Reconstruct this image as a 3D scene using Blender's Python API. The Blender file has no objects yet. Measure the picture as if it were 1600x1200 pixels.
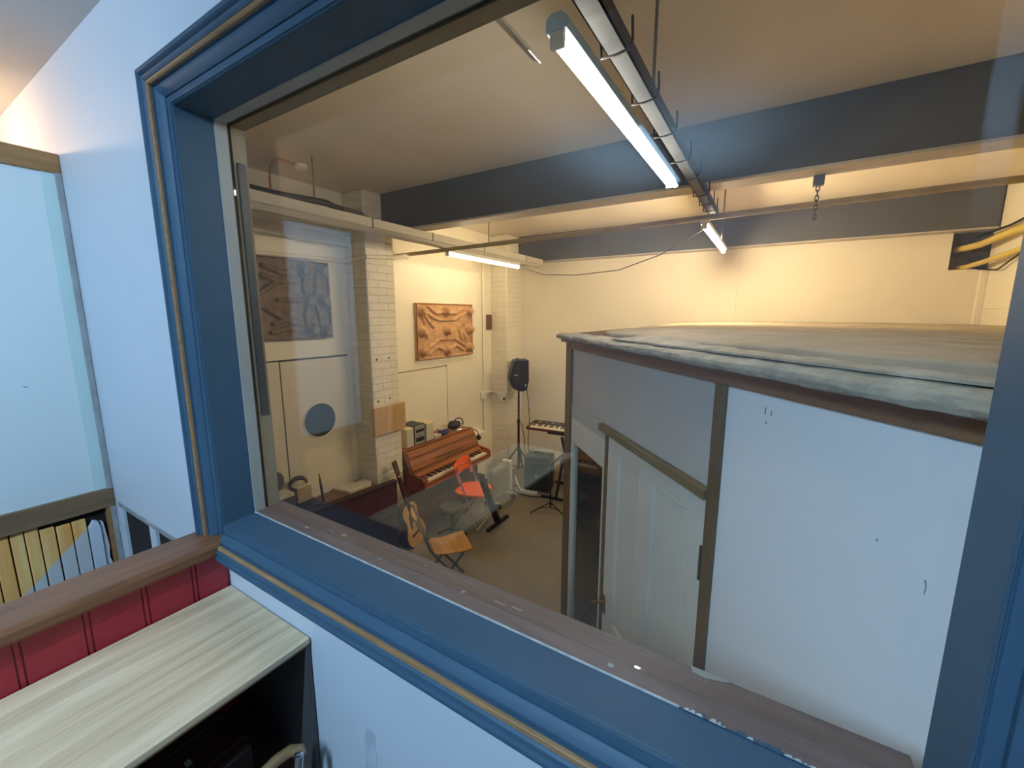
import bpy, bmesh, math, random
from mathutils import Vector, Matrix, noise
random.seed(7)
SC = bpy.context.scene
COL = SC.collection
PI = math.pi

# ------------------------------------------------------------------ camera
# world: X runs along the window wall, Y into the studio, Z up; studio floor z=0, upper room floor z=1
cam_d = bpy.data.cameras.new('camera')
cam_d.sensor_fit = 'HORIZONTAL'
cam_d.sensor_width = 36.0
cam_d.lens = 36.0 * 651.0 / 1600.0
cam_d.clip_start = 0.02
cam = bpy.data.objects.new('camera', cam_d)
cam.location = (0, 0, 2.5)
cam.rotation_euler = (math.radians(90 - 9.33), 0, math.radians(31.68))
COL.objects.link(cam)
SC.camera = cam

# ------------------------------------------------------------------ world, exposure
SC.view_settings.view_transform = 'Standard'
SC.view_settings.look = 'None'
SC.view_settings.exposure = 0.0
SC.view_settings.gamma = 1.0
SC.view_settings.use_curve_mapping = False
W = bpy.data.worlds.new('world')
SC.world = W
W.use_nodes = True
W.node_tree.nodes['Background'].inputs[0].default_value = (0.55, 0.7, 1.0, 1)
W.node_tree.nodes['Background'].inputs[1].default_value = 0.02

# light levels
WARM = (1.0, 0.79, 0.48)
COLD = (0.40, 0.68, 1.0)
TUBE_WARM = 240.0
TUBE_SIDE = 60.0
TUBE_COLD = 58.0
TUBE_ROOM = 790.0
LANDING_POWER = 28.0


# warm lamp on the landing behind the stair partition
pd = bpy.data.lights.new('landing_light', 'POINT')
pd.energy = LANDING_POWER
pd.color = (1.0, 0.66, 0.36)
pd.shadow_soft_size = 0.04
po = bpy.data.objects.new('landing_light', pd)
po.location = (-3.55, 0.12, 3.33)
COL.objects.link(po)


# ------------------------------------------------------------------ materials
def new_mat(name):
    m = bpy.data.materials.new(name)
    m.use_nodes = True
    nt = m.node_tree
    return m, nt, nt.nodes['Principled BSDF']


def lin(r, g, b):
    f = lambda c: (c / 255 / 12.92) if c / 255 <= 0.04045 else ((c / 255 + 0.055) / 1.055) ** 2.4
    return (f(r), f(g), f(b), 1)


def coords(nt, scale=(1, 1, 1), rot=(0, 0, 0)):
    tc = nt.nodes.new('ShaderNodeTexCoord')
    mp = nt.nodes.new('ShaderNodeMapping')
    mp.inputs['Scale'].default_value = scale
    mp.inputs['Rotation'].default_value = rot
    nt.links.new(tc.outputs['Object'], mp.inputs['Vector'])
    return mp.outputs[0]


def mat(name, c, rough=0.6, metal=0.0, var=0.08, vscale=3.0, bump=0.0, bscale=60.0, spec=0.5, c2=None):
    m, nt, p = new_mat(name)
    p.inputs['Roughness'].default_value = rough
    p.inputs['Metallic'].default_value = metal
    p.inputs['Specular IOR Level'].default_value = spec
    v = coords(nt)
    n = nt.nodes.new('ShaderNodeTexNoise')
    n.inputs['Scale'].default_value = vscale
    n.inputs['Detail'].default_value = 5
    nt.links.new(v, n.inputs['Vector'])
    r = nt.nodes.new('ShaderNodeValToRGB')
    r.color_ramp.elements[0].position = 0.3
    r.color_ramp.elements[1].position = 0.7
    lo = tuple(x * (1 - var) for x in c[:3]) + (1,)
    hi = tuple(min(1, x * (1 + var)) for x in c[:3]) + (1,)
    if c2:
        lo, hi = c, c2
    r.color_ramp.elements[0].color = lo
    r.color_ramp.elements[1].color = hi
    nt.links.new(n.outputs['Fac'], r.inputs['Fac'])
    nt.links.new(r.outputs['Color'], p.inputs['Base Color'])
    if bump:
        n2 = nt.nodes.new('ShaderNodeTexNoise')
        n2.inputs['Scale'].default_value = bscale
        n2.inputs['Detail'].default_value = 4
        nt.links.new(v, n2.inputs['Vector'])
        b = nt.nodes.new('ShaderNodeBump')
        b.inputs['Strength'].default_value = bump
        b.inputs['Distance'].default_value = 0.01
        nt.links.new(n2.outputs['Fac'], b.inputs['Height'])
        nt.links.new(b.outputs['Normal'], p.inputs['Normal'])
    return m


def mat_wood(name, c1, c2, axis=0, rough=0.5, grain=9.0, stretch=0.08, knots=0.0):
    m, nt, p = new_mat(name)
    p.inputs['Roughness'].default_value = rough
    s = [grain] * 3
    s[axis] = grain * stretch
    v = coords(nt, tuple(s))
    n = nt.nodes.new('ShaderNodeTexNoise')
    n.inputs['Scale'].default_value = 2.4
    n.inputs['Detail'].default_value = 9
    n.inputs['Roughness'].default_value = 0.62
    n.inputs['Distortion'].default_value = 0.6
    nt.links.new(v, n.inputs['Vector'])
    r = nt.nodes.new('ShaderNodeValToRGB')
    r.color_ramp.elements[0].position = 0.28
    r.color_ramp.elements[1].position = 0.66
    r.color_ramp.elements[0].color = c1
    r.color_ramp.elements[1].color = c2
    nt.links.new(n.outputs['Fac'], r.inputs['Fac'])
    out = r.outputs['Color']
    if knots:
        s2 = [2.6] * 3
        s2[axis] = 1.1
        v2 = coords(nt, tuple(s2))
        vo = nt.nodes.new('ShaderNodeTexVoronoi')
        vo.inputs['Scale'].default_value = 2.2
        nt.links.new(v2, vo.inputs['Vector'])
        r2 = nt.nodes.new('ShaderNodeValToRGB')
        r2.color_ramp.elements[0].position = 0.03
        r2.color_ramp.elements[1].position = 0.12
        r2.color_ramp.elements[0].color = (1 - knots,) * 3 + (1,)
        r2.color_ramp.elements[1].color = (1, 1, 1, 1)
        nt.links.new(vo.outputs['Distance'], r2.inputs['Fac'])
        mx = nt.nodes.new('ShaderNodeMixRGB')
        mx.blend_type = 'MULTIPLY'
        mx.inputs[0].default_value = 1
        nt.links.new(out, mx.inputs[1])
        nt.links.new(r2.outputs['Color'], mx.inputs[2])
        out = mx.outputs[0]
    nt.links.new(out, p.inputs['Base Color'])
    b = nt.nodes.new('ShaderNodeBump')
    b.inputs['Strength'].default_value = 0.15
    b.inputs['Distance'].default_value = 0.004
    nt.links.new(n.outputs['Fac'], b.inputs['Height'])
    nt.links.new(b.outputs['Normal'], p.inputs['Normal'])
    return m


def mat_brick(name, c, rot):
    """painted brickwork: bump courses, mortar lines just a little darker"""
    m, nt, p = new_mat(name)
    p.inputs['Roughness'].default_value = 0.55
    tc = nt.nodes.new('ShaderNodeTexCoord')
    sp = nt.nodes.new('ShaderNodeSeparateXYZ')
    cb_ = nt.nodes.new('ShaderNodeCombineXYZ')
    ad = nt.nodes.new('ShaderNodeMath')
    nt.links.new(tc.outputs['Object'], sp.inputs[0])
    nt.links.new(sp.outputs['X'], ad.inputs[0])
    nt.links.new(sp.outputs['Y'], ad.inputs[1])
    nt.links.new(ad.outputs[0], cb_.inputs[0])
    nt.links.new(sp.outputs['Z'], cb_.inputs[1])
    v = cb_.outputs[0]
    br = nt.nodes.new('ShaderNodeTexBrick')
    br.inputs['Scale'].default_value = 1.0
    br.inputs['Brick Width'].default_value = 0.225
    br.inputs['Row Height'].default_value = 0.075
    br.inputs['Mortar Size'].default_value = 0.006
    br.inputs['Mortar Smooth'].default_value = 0.7
    br.inputs['Color1'].default_value = c
    br.inputs['Color2'].default_value = tuple(x * 0.95 for x in c[:3]) + (1,)
    br.inputs['Mortar'].default_value = tuple(x * 0.88 for x in c[:3]) + (1,)
    nt.links.new(v, br.inputs['Vector'])
    nt.links.new(br.outputs['Color'], p.inputs['Base Color'])
    n = nt.nodes.new('ShaderNodeTexNoise')
    n.inputs['Scale'].default_value = 14
    nt.links.new(v, n.inputs['Vector'])
    mth = nt.nodes.new('ShaderNodeMath')
    mth.operation = 'MULTIPLY_ADD'
    mth.inputs[1].default_value = -1.0
    nt.links.new(br.outputs['Fac'], mth.inputs[0])
    nt.links.new(n.outputs['Fac'], mth.inputs[2])
    b = nt.nodes.new('ShaderNodeBump')
    b.inputs['Strength'].default_value = 0.55
    b.inputs['Distance'].default_value = 0.010
    nt.links.new(mth.outputs[0], b.inputs['Height'])
    nt.links.new(b.outputs['Normal'], p.inputs['Normal'])
    return m


def mat_emit(name, c, s):
    m = bpy.data.materials.new(name)
    m.use_nodes = True
    nt = m.node_tree
    nt.nodes.clear()
    e = nt.nodes.new('ShaderNodeEmission')
    e.inputs[0].default_value = tuple(c) + (1,)
    e.inputs[1].default_value = s
    o = nt.nodes.new('ShaderNodeOutputMaterial')
    nt.links.new(e.outputs[0], o.inputs[0])
    return m


def mat_glass(name, tint=(0.97, 0.98, 0.97, 1), f0=0.045, rough=0.0):
    """window pane: straight-through transmission plus a Schlick mirror reflection"""
    m = bpy.data.materials.new(name)
    m.use_nodes = True
    nt = m.node_tree
    nt.nodes.clear()
    g = nt.nodes.new('ShaderNodeNewGeometry')
    dt = nt.nodes.new('ShaderNodeVectorMath')
    dt.operation = 'DOT_PRODUCT'
    nt.links.new(g.outputs['Incoming'], dt.inputs[0])
    nt.links.new(g.outputs['Normal'], dt.inputs[1])

    def mth(op, a, b=None):
        x = nt.nodes.new('ShaderNodeMath')
        x.operation = op
        for i, q in enumerate((a, b)):
            if q is None:
                continue
            if isinstance(q, (int, float)):
                x.inputs[i].default_value = q
            else:
                nt.links.new(q, x.inputs[i])
        return x.outputs[0]
    c = mth('ABSOLUTE', dt.outputs['Value'])
    k = mth('POWER', mth('SUBTRACT', 1.0, c), 5.0)
    fac = mth('ADD', mth('MULTIPLY', k, 1 - f0), f0)
    t = nt.nodes.new('ShaderNodeBsdfTransparent')
    t.inputs[0].default_value = tint
    gl = nt.nodes.new('ShaderNodeBsdfGlossy')
    gl.inputs['Roughness'].default_value = rough
    mx = nt.nodes.new('ShaderNodeMixShader')
    nt.links.new(fac, mx.inputs[0])
    nt.links.new(t.outputs[0], mx.inputs[1])
    nt.links.new(gl.outputs[0], mx.inputs[2])
    o = nt.nodes.new('ShaderNodeOutputMaterial')
    nt.links.new(mx.outputs[0], o.inputs[0])
    return m


M = {}
M['cream'] = mat('studio_cream_paint', (0.84, 0.775, 0.645, 1), 0.55, var=0.04, vscale=1.5, bump=0.1, bscale=30)
M['brickx'] = mat_brick('painted_brick_facing_x', (0.84, 0.775, 0.645, 1), (PI / 2, 0, PI / 2))
M['bricky'] = mat_brick('painted_brick_facing_y', (0.84, 0.775, 0.645, 1), (PI / 2, 0, 0))
M['dimcream'] = mat('dimmed_cream_reveal', (0.26, 0.21, 0.13, 1), 0.7)
M['doorpaint'] = mat('cream_door_paint', (0.72, 0.66, 0.54, 1), 0.45, var=0.03)
M['ceil'] = mat('studio_ceiling_paint', (0.74, 0.66, 0.54, 1), 0.7, var=0.06, vscale=1.2, bump=0.12, bscale=12)
M['floor'] = mat('studio_floor_lino', (0.27, 0.235, 0.19, 1), 0.42, var=0.12, vscale=1.6)
M['beam'] = mat('grey_beam_paint', (0.10, 0.10, 0.098, 1), 0.5, var=0.10, vscale=2.5, bump=0.08)
M['flange'] = mat('beam_flange_paint', (0.50, 0.45, 0.38, 1), 0.5, var=0.08)
M['nearwall'] = mat('white_emulsion', (0.66, 0.68, 0.71, 1), 0.6, var=0.03, vscale=1.8, bump=0.05, bscale=40)
M['navywall'] = mat('slate_blue_paint', (0.16, 0.19, 0.23, 1), 0.6, var=0.05)
M['nearceil'] = mat('near_ceiling_paint', (0.62, 0.60, 0.58, 1), 0.8, var=0.04, bump=0.1, bscale=25)
M['board'] = mat('pale_blue_board', (0.77, 0.79, 0.75, 1), 0.5, var=0.03, vscale=0.8)
M['greenboard'] = mat('pale_green_batten', (0.62, 0.72, 0.66, 1), 0.6, var=0.05)
M['batten'] = mat('weathered_batten', (0.34, 0.33, 0.32, 1), 0.7, var=0.2, vscale=9)
M['rail'] = mat_wood('brown_rail', lin(140, 96, 52), lin(172, 124, 74), 1, 0.55)
M['railgrey'] = mat_wood('greyed_rail', lin(112, 84, 56), lin(138, 108, 76), 1, 0.6)
M['cap'] = mat_wood('stained_handrail', lin(104, 66, 42), lin(146, 96, 62), 1, 0.42, 12)
M['blue'] = mat('navy_blue_gloss', (0.045, 0.095, 0.145, 1), 0.50, var=0.06, vscale=6, bump=0.03, bscale=50, spec=0.3)
M['gold'] = mat_wood('gilded_strip', lin(136, 100, 66), lin(176, 132, 88), 0, 0.35, 30)
M['bead'] = mat('white_glazing_bead', (0.34, 0.34, 0.31, 1), 0.5, var=0.06)
M['sillbrown'] = mat_wood('brown_painted_sill', lin(98, 80, 74), lin(122, 102, 94), 0, 0.5, 10, 0.15)
M['caulk'] = mat('caulk_line', (0.50, 0.52, 0.50, 1), 0.7, var=0.2, vscale=40)
M['red'] = mat('dark_red_gloss_paint', (0.34, 0.014, 0.028, 1), 0.4, var=0.06)
M['plank'] = mat_wood('whitewashed_oak_laminate', lin(182, 144, 104), lin(252, 222, 182), 1, 0.45, 6, 0.07, 0.25)
M['darkpanel'] = mat('dark_grey_panel', (0.085, 0.076, 0.072, 1), 0.6, var=0.08)
M['black'] = mat('black_plastic', (0.012, 0.012, 0.013, 1), 0.45, var=0.1)
M['blackmetal'] = mat('black_metal', (0.015, 0.015, 0.016, 1), 0.35, 0.3, var=0.1)
M['grille'] = mat('black_grille_cloth', (0.020, 0.021, 0.023, 1), 0.8, var=0.2, vscale=90, bump=0.4, bscale=220)
M['greytolex'] = mat('grey_green_vinyl', (0.065, 0.066, 0.055, 1), 0.6, var=0.1)
M['chrome'] = mat('chrome', (0.75, 0.76, 0.78, 1), 0.15, 1.0, var=0.02)
M['brass'] = mat('aged_brass', (0.30, 0.20, 0.08, 1), 0.3, 1.0, var=0.1)
M['galv'] = mat('galvanised_trunking', (0.10, 0.105, 0.11, 1), 0.45, 0.3, var=0.1, vscale=8)
M['traydark'] = mat('dark_tray_paint', (0.035, 0.037, 0.040, 1), 0.6, var=0.1)
M['trunkpaint'] = mat('painted_trunking', (0.60, 0.56, 0.48, 1), 0.5, var=0.06)
M['conduit'] = mat('yellowed_conduit', (0.42, 0.31, 0.13, 1), 0.5, var=0.15, vscale=6)
M['yellowpipe'] = mat('yellow_gas_pipe', (0.66, 0.50, 0.13, 1), 0.4, var=0.1)
M['copper'] = mat('orange_conduit', (0.36, 0.17, 0.07, 1), 0.5, var=0.1)
M['rust'] = mat('rusty_chain_iron', (0.10, 0.075, 0.05, 1), 0.6, 0.4, var=0.2)
M['lampblue'] = mat('pale_blue_lamp_housing', (0.45, 0.66, 0.86, 1), 0.4, var=0.02)
M['lampwhite'] = mat('lamp_housing_white', (0.75, 0.76, 0.76, 1), 0.4, var=0.02)
M['pallet'] = mat('pressed_chipboard', lin(178, 132, 92), 0.7, var=0.2, vscale=18, bump=0.2, bscale=90, c2=lin(212, 170, 124))
M['palletveil'] = mat('veil_greyed_chipboard', lin(116, 98, 80), 0.7, var=0.2, vscale=18, bump=0.2, bscale=90, c2=lin(146, 126, 106))  # orange chipboard greyed to stand in for the reflection veil on the glass
M['ply'] = mat_wood('plain_plywood', lin(186, 146, 92), lin(214, 178, 122), 2, 0.5, 6, 0.2)
M['hardboard'] = mat('brown_hardboard', lin(112, 74, 44), 0.6, var=0.12, vscale=20)
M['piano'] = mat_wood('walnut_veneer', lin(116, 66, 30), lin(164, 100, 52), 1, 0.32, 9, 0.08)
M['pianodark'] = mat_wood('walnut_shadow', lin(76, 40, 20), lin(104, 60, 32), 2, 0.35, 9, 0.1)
M['ivory'] = mat('ivory_key', (0.80, 0.74, 0.60, 1), 0.3, var=0.03)
M['ebony'] = mat('ebony_key', (0.012, 0.010, 0.010, 1), 0.3, var=0.05)
M['orange'] = mat('orange_plastic', (0.90, 0.13, 0.025, 1), 0.4, var=0.03)
M['orangehole'] = M['chrome']
M['seatply'] = mat_wood('varnished_plywood_seat', lin(176, 114, 44), lin(214, 156, 80), 1, 0.35, 7, 0.12)
M['greymetal'] = mat('grey_tube_steel', (0.16, 0.155, 0.14, 1), 0.4, 0.5, var=0.1)
M['spruce'] = mat_wood('spruce_guitar_top', lin(178, 126, 66), lin(212, 164, 98), 2, 0.3, 20, 0.06)
M['mahog'] = mat_wood('mahogany', lin(66, 34, 20), lin(92, 52, 30), 2, 0.3, 14, 0.1)
M['purple'] = mat('dark_purple_cloth', (0.026, 0.016, 0.026, 1), 0.85, var=0.15, vscale=30, bump=0.15, bscale=200)
M['deskwood'] = mat_wood('worn_desk_top', lin(104, 70, 38), lin(140, 98, 56), 1, 0.5, 7)
M['paper'] = mat('printed_paper', lin(170, 160, 138), 0.8, vscale=45, c2=lin(236, 226, 202))
M['box'] = mat('cream_cardboard', lin(176, 156, 118), 0.7, var=0.1)
M['greycush'] = mat('grey_cushion', (0.10, 0.095, 0.085, 1), 0.85, var=0.12)
M['beige'] = mat('beige_speaker_vinyl', (0.66, 0.56, 0.36, 1), 0.5, var=0.05)
M['silver'] = mat('silver_plastic', (0.42, 0.42, 0.38, 1), 0.35, 0.3, var=0.05)
M['indigo'] = mat('indigo_cloth', (0.03, 0.03, 0.10, 1), 0.7, var=0.2)
M['heater'] = mat('cream_enamel', (0.62, 0.58, 0.48, 1), 0.35, var=0.05)
M['white'] = mat('white_plastic', (0.80, 0.79, 0.75, 1), 0.4, var=0.02)
M['palewhite'] = mat('white_cabin_board', (0.90, 0.91, 0.93, 1), 0.5, var=0.03, vscale=1.1)
M['greyboard'] = mat('light_grey_board', (0.53, 0.52, 0.50, 1), 0.55, var=0.04, vscale=1.3)
M['doorwhite'] = mat('off_white_door_gloss', (0.72, 0.71, 0.64, 1), 0.42, var=0.04)
M['cabinwood'] = mat_wood('dark_stained_softwood', lin(124, 86, 58), lin(160, 116, 80), 0, 0.55, 8, 0.1, 0.35)
M['postwood'] = mat_wood('softwood_post', lin(100, 80, 56), lin(128, 104, 74), 2, 0.55, 8, 0.1)
M['lintelwood'] = mat_wood('rough_lintel_wood', lin(112, 96, 66), lin(146, 128, 92), 0, 0.6, 8, 0.1)
M['cloth'] = mat('dusty_dust_sheet', (0.42, 0.345, 0.25, 1), 0.95, var=0.16, vscale=6, bump=0.5, bscale=30, spec=0.1)
M['foil'] = mat('pale_grey_sheet_edge', (0.44, 0.385, 0.30, 1), 0.95, var=0.22, vscale=14, bump=0.6, bscale=55, spec=0.1)
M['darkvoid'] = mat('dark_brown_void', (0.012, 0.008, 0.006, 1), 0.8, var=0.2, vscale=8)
M['nichedark'] = mat('mottled_recess', (0.10, 0.085, 0.07, 1), 0.8, c2=(0.34, 0.30, 0.25, 1), vscale=4)  # niche back in mottled dark grey-brown
M['nearfloor'] = mat_wood('brown_floorboards', lin(74, 58, 46), lin(98, 80, 64), 1, 0.6)
M['maroon'] = mat('dark_maroon_vinyl', (0.035, 0.008, 0.008, 1), 0.5, var=0.1)
M['bentwood'] = mat_wood('tan_bentwood', lin(128, 96, 62), lin(164, 128, 88), 1, 0.4, 12)
M['dirt'] = mat('scuff_grey', (0.30, 0.32, 0.36, 1), 0.8, var=0.2)
M['glass'] = mat_glass('window_glass', f0=0.054)
M['doorglass'] = mat_glass('door_glass', f0=0.045)
M['mirror'] = mat('dark_porthole_glass', (0.040, 0.036, 0.034, 1), 0.30, var=0.03)
M['clear'] = mat_glass('clear_diffuser', tint=(0.9, 0.92, 0.95, 1), f0=0.06, rough=0.1)
M['tubecold'] = mat_emit('cold_tube', (1.0, 0.93, 0.82), TUBE_COLD)
M['tubewarm'] = mat_emit('warm_tube', WARM, TUBE_WARM)
M['tubeside'] = mat_emit('side_tube', WARM, TUBE_SIDE)
M['tuberoom'] = mat_emit('room_tube', COLD, TUBE_ROOM)
M['bulb'] = mat_emit('warm_bulb', (1.0, 0.72, 0.42), 30)


# pine boarding; warm light above a diagonal and cold light below are painted in
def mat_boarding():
    m, nt, p = new_mat('pine_with_painted_light')
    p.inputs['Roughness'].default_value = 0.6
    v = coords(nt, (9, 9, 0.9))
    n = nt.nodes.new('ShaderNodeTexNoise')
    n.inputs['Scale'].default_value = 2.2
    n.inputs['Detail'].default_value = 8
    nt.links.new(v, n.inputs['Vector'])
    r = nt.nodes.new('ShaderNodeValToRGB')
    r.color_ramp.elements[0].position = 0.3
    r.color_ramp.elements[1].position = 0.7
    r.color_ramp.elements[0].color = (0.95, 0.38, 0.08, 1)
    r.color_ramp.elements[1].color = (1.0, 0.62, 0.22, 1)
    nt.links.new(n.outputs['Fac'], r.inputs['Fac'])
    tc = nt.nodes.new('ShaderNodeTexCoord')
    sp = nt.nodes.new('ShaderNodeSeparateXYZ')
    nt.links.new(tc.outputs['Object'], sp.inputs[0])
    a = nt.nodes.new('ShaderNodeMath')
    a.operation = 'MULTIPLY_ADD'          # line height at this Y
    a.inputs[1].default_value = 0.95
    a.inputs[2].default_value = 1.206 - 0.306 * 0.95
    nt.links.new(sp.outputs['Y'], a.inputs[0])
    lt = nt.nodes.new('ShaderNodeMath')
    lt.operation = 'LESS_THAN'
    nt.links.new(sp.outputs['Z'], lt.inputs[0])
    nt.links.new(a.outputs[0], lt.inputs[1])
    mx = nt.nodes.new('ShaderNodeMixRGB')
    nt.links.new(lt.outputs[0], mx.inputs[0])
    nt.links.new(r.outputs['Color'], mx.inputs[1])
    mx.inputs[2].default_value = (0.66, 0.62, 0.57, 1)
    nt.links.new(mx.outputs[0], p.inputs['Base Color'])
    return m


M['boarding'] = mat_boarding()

# ------------------------------------------------------------------ mesh helpers
ROOTM = {}


class MB:
    def __init__(s):
        s.v, s.f = [], []

    def add(s, vs, fs):
        k = len(s.v)
        s.v += [tuple(a) for a in vs]
        s.f += [tuple(i + k for i in q) for q in fs]
        return s

    def box(s, x0, x1, y0, y1, z0, z1):
        return s.add([(x0, y0, z0), (x1, y0, z0), (x1, y1, z0), (x0, y1, z0), (x0, y0, z1), (x1, y0, z1), (x1, y1, z1), (x0, y1, z1)],
                     [(0, 3, 2, 1), (4, 5, 6, 7), (0, 1, 5, 4), (1, 2, 6, 5), (2, 3, 7, 6), (3, 0, 4, 7)])

    def obox(s, c, size, mtx):
        hx, hy, hz = size[0] / 2, size[1] / 2, size[2] / 2
        c = Vector(c)
        vs = [c + mtx @ Vector((x, y, z)) for x, y, z in [(-hx, -hy, -hz), (hx, -hy, -hz), (hx, hy, -hz), (-hx, hy, -hz), (-hx, -hy, hz), (hx, -hy, hz), (hx, hy, hz), (-hx, hy, hz)]]
        return s.add(vs, [(0, 3, 2, 1), (4, 5, 6, 7), (0, 1, 5, 4), (1, 2, 6, 5), (2, 3, 7, 6), (3, 0, 4, 7)])

    def bar(s, p0, p1, w, h, up=(0, 0, 1)):
        p0, p1 = Vector(p0), Vector(p1)
        d = (p1 - p0).normalized()
        u = Vector(up)
        sx = d.cross(u)
        if sx.length < 1e-4:
            sx = d.cross(Vector((1, 0, 0)))
        sx.normalize()
        uu = sx.cross(d)
        vs = []
        for p in (p0, p1):
            for a, b in ((-1, -1), (1, -1), (1, 1), (-1, 1)):
                vs.append(p + sx * (a * w / 2) + uu * (b * h / 2))
        return s.add(vs, [(3, 2, 1, 0), (4, 5, 6, 7), (0, 1, 5, 4), (1, 2, 6, 5), (2, 3, 7, 6), (3, 0, 4, 7)])

    def tube(s, pts, r, n=10, caps=True, closed=False):
        pts = [Vector(p) for p in pts]
        rs = r if isinstance(r, (list, tuple)) else [r] * len(pts)
        base = len(s.v)
        prev = None
        L = len(pts)
        for i, p in enumerate(pts):
            if closed:
                t = pts[(i + 1) % L] - pts[i - 1]
            else:
                t = pts[min(i + 1, L - 1)] - pts[max(i - 1, 0)]
            t.normalize()
            if prev is None:
                a = t.cross(Vector((0, 0, 1)))
                if a.length < 1e-3:
                    a = t.cross(Vector((1, 0, 0)))
            else:
                a = prev - t * prev.dot(t)
            a.normalize()
            prev = a
            b = t.cross(a)
            for k in range(n):
                an = 2 * PI * k / n
                s.v.append(tuple(p + (a * math.cos(an) + b * math.sin(an)) * rs[i]))
        for i in range(L if closed else L - 1):
            j = (i + 1) % L
            for k in range(n):
                k2 = (k + 1) % n
                s.f.append((base + i * n + k, base + i * n + k2, base + j * n + k2, base + j * n + k))
        if caps and not closed:
            s.f.append(tuple(base + k for k in range(n))[::-1])
            s.f.append(tuple(base + (L - 1) * n + k for k in range(n)))
        return s

    def cyl(s, p0, p1, r0, r1=None, n=16):
        return s.tube([p0, p1], [r0, r0 if r1 is None else r1], n)

    def lathe(s, prof, c=(0, 0, 0), n=24):
        base = len(s.v)
        for r, z in prof:
            for k in range(n):
                a = 2 * PI * k / n
                s.v.append((c[0] + r * math.cos(a), c[1] + r * math.sin(a), c[2] + z))
        for i in range(len(prof) - 1):
            for k in range(n):
                k2 = (k + 1) % n
                s.f.append((base + i * n + k, base + i * n + k2, base + (i + 1) * n + k2, base + (i + 1) * n + k))
        s.f.append(tuple(base + k for k in range(n))[::-1])
        s.f.append(tuple(base + (len(prof) - 1) * n + k for k in range(n)))
        return s

    def prism(s, poly, axis, a0, a1):
        """poly in the two remaining axes (in x,y,z order), extruded along axis"""
        def P(q, a):
            if axis == 0:
                return (a, q[0], q[1])
            if axis == 1:
                return (q[0], a, q[1])
            return (q[0], q[1], a)
        n = len(poly)
        vs = [P(q, a0) for q in poly] + [P(q, a1) for q in poly]
        fs = [tuple(range(n)), tuple(range(2 * n - 1, n - 1, -1))]
        for i in range(n):
            j = (i + 1) % n
            fs.append((i, i + n, j + n, j))
        return s.add(vs, fs)

    def sheet(s, fn, nu, nv, thick=None):
        base = len(s.v)
        top = [[Vector(fn(i / nu, j / nv)) for j in range(nv + 1)] for i in range(nu + 1)]
        for i in range(nu + 1):
            for j in range(nv + 1):
                s.v.append(tuple(top[i][j]))
        idx = lambda i, j: base + i * (nv + 1) + j
        for i in range(nu):
            for j in range(nv):
                s.f.append((idx(i, j), idx(i + 1, j), idx(i + 1, j + 1), idx(i, j + 1)))
        if thick is not None:
            t = Vector(thick)
            b2 = len(s.v)
            ring = [(i, 0) for i in range(nu)] + [(nu, j) for j in range(nv)] + [(i, nv) for i in range(nu, 0, -1)] + [(0, j) for j in range(nv, 0, -1)]
            for (i, j) in ring:
                s.v.append(tuple(top[i][j] + t))
            m = len(ring)
            for k in range(m):
                k2 = (k + 1) % m
                s.f.append((idx(*ring[k]), b2 + k, b2 + k2, idx(*ring[k2])))
            s.f.append(tuple(b2 + k for k in range(m)))
        return s

    def build(s, name, material, parent=None, bevel=0.0, smooth=False, world=False, kind=None, seg=2, label=None):
        me = bpy.data.meshes.new(name)
        vs = s.v
        if parent is not None and world and parent.name in ROOTM:
            inv = ROOTM[parent.name].inverted()
            vs = [tuple(inv @ Vector(a)) for a in vs]
        me.from_pydata(vs, [], s.f)
        me.validate()
        bm = bmesh.new()
        bm.from_mesh(me)
        bmesh.ops.recalc_face_normals(bm, faces=bm.faces)
        bm.to_mesh(me)
        bm.free()
        if smooth:
            me.polygons.foreach_set('use_smooth', [True] * len(me.polygons))
            try:
                me.set_sharp_from_angle(angle=math.radians(smooth if smooth is not True else 40))
            except Exception:
                pass
        me.materials.append(material)
        o = bpy.data.objects.new(name, me)
        COL.objects.link(o)
        if parent is not None:
            o.parent = parent
            if parent.name in ROOTM:
                ROOTM[o.name] = ROOTM[parent.name]
        if bevel:
            b = o.modifiers.new('bevel', 'BEVEL')
            b.width = bevel
            b.segments = seg
            b.limit_method = 'ANGLE'
            b.angle_limit = math.radians(40)
        if kind:
            o['kind'] = kind
        if label:
            o['label'] = label
        return o


def tag(o, label, cat, group=None, kind=None):
    o['label'] = label
    o['category'] = cat
    if group:
        o['group'] = group
    if kind:
        o['kind'] = kind
    return o


def thing(name, label, cat, loc=(0, 0, 0), rz=0.0, group=None, kind=None):
    o = bpy.data.objects.new(name, None)
    o.empty_display_size = 0.1
    COL.objects.link(o)
    o.location = loc
    o.rotation_euler = (0, 0, rz)
    ROOTM[o.name] = Matrix.Translation(Vector(loc)) @ Matrix.Rotation(rz, 4, 'Z')
    return tag(o, label, cat, group, kind)


def struct(name, mb, m, label, cat, bevel=0.0, **k):
    return tag(mb.build(name, m, None, bevel, **k), label, cat, kind='structure')


def copy_tree(o, parent=None):
    c = o.copy()
    COL.objects.link(c)
    c.parent = parent
    if parent is None and o.name in ROOTM:
        pass
    for ch in list(o.children):
        copy_tree(ch, c)
    return c


def arc(c, r, a0, a1, n, ax=(1, 0, 0), ay=(0, 0, 1)):
    c, ax, ay = Vector(c), Vector(ax), Vector(ay)
    return [c + ax * (r * math.cos(a0 + (a1 - a0) * i / n)) + ay * (r * math.sin(a0 + (a1 - a0) * i / n)) for i in range(n + 1)]


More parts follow.
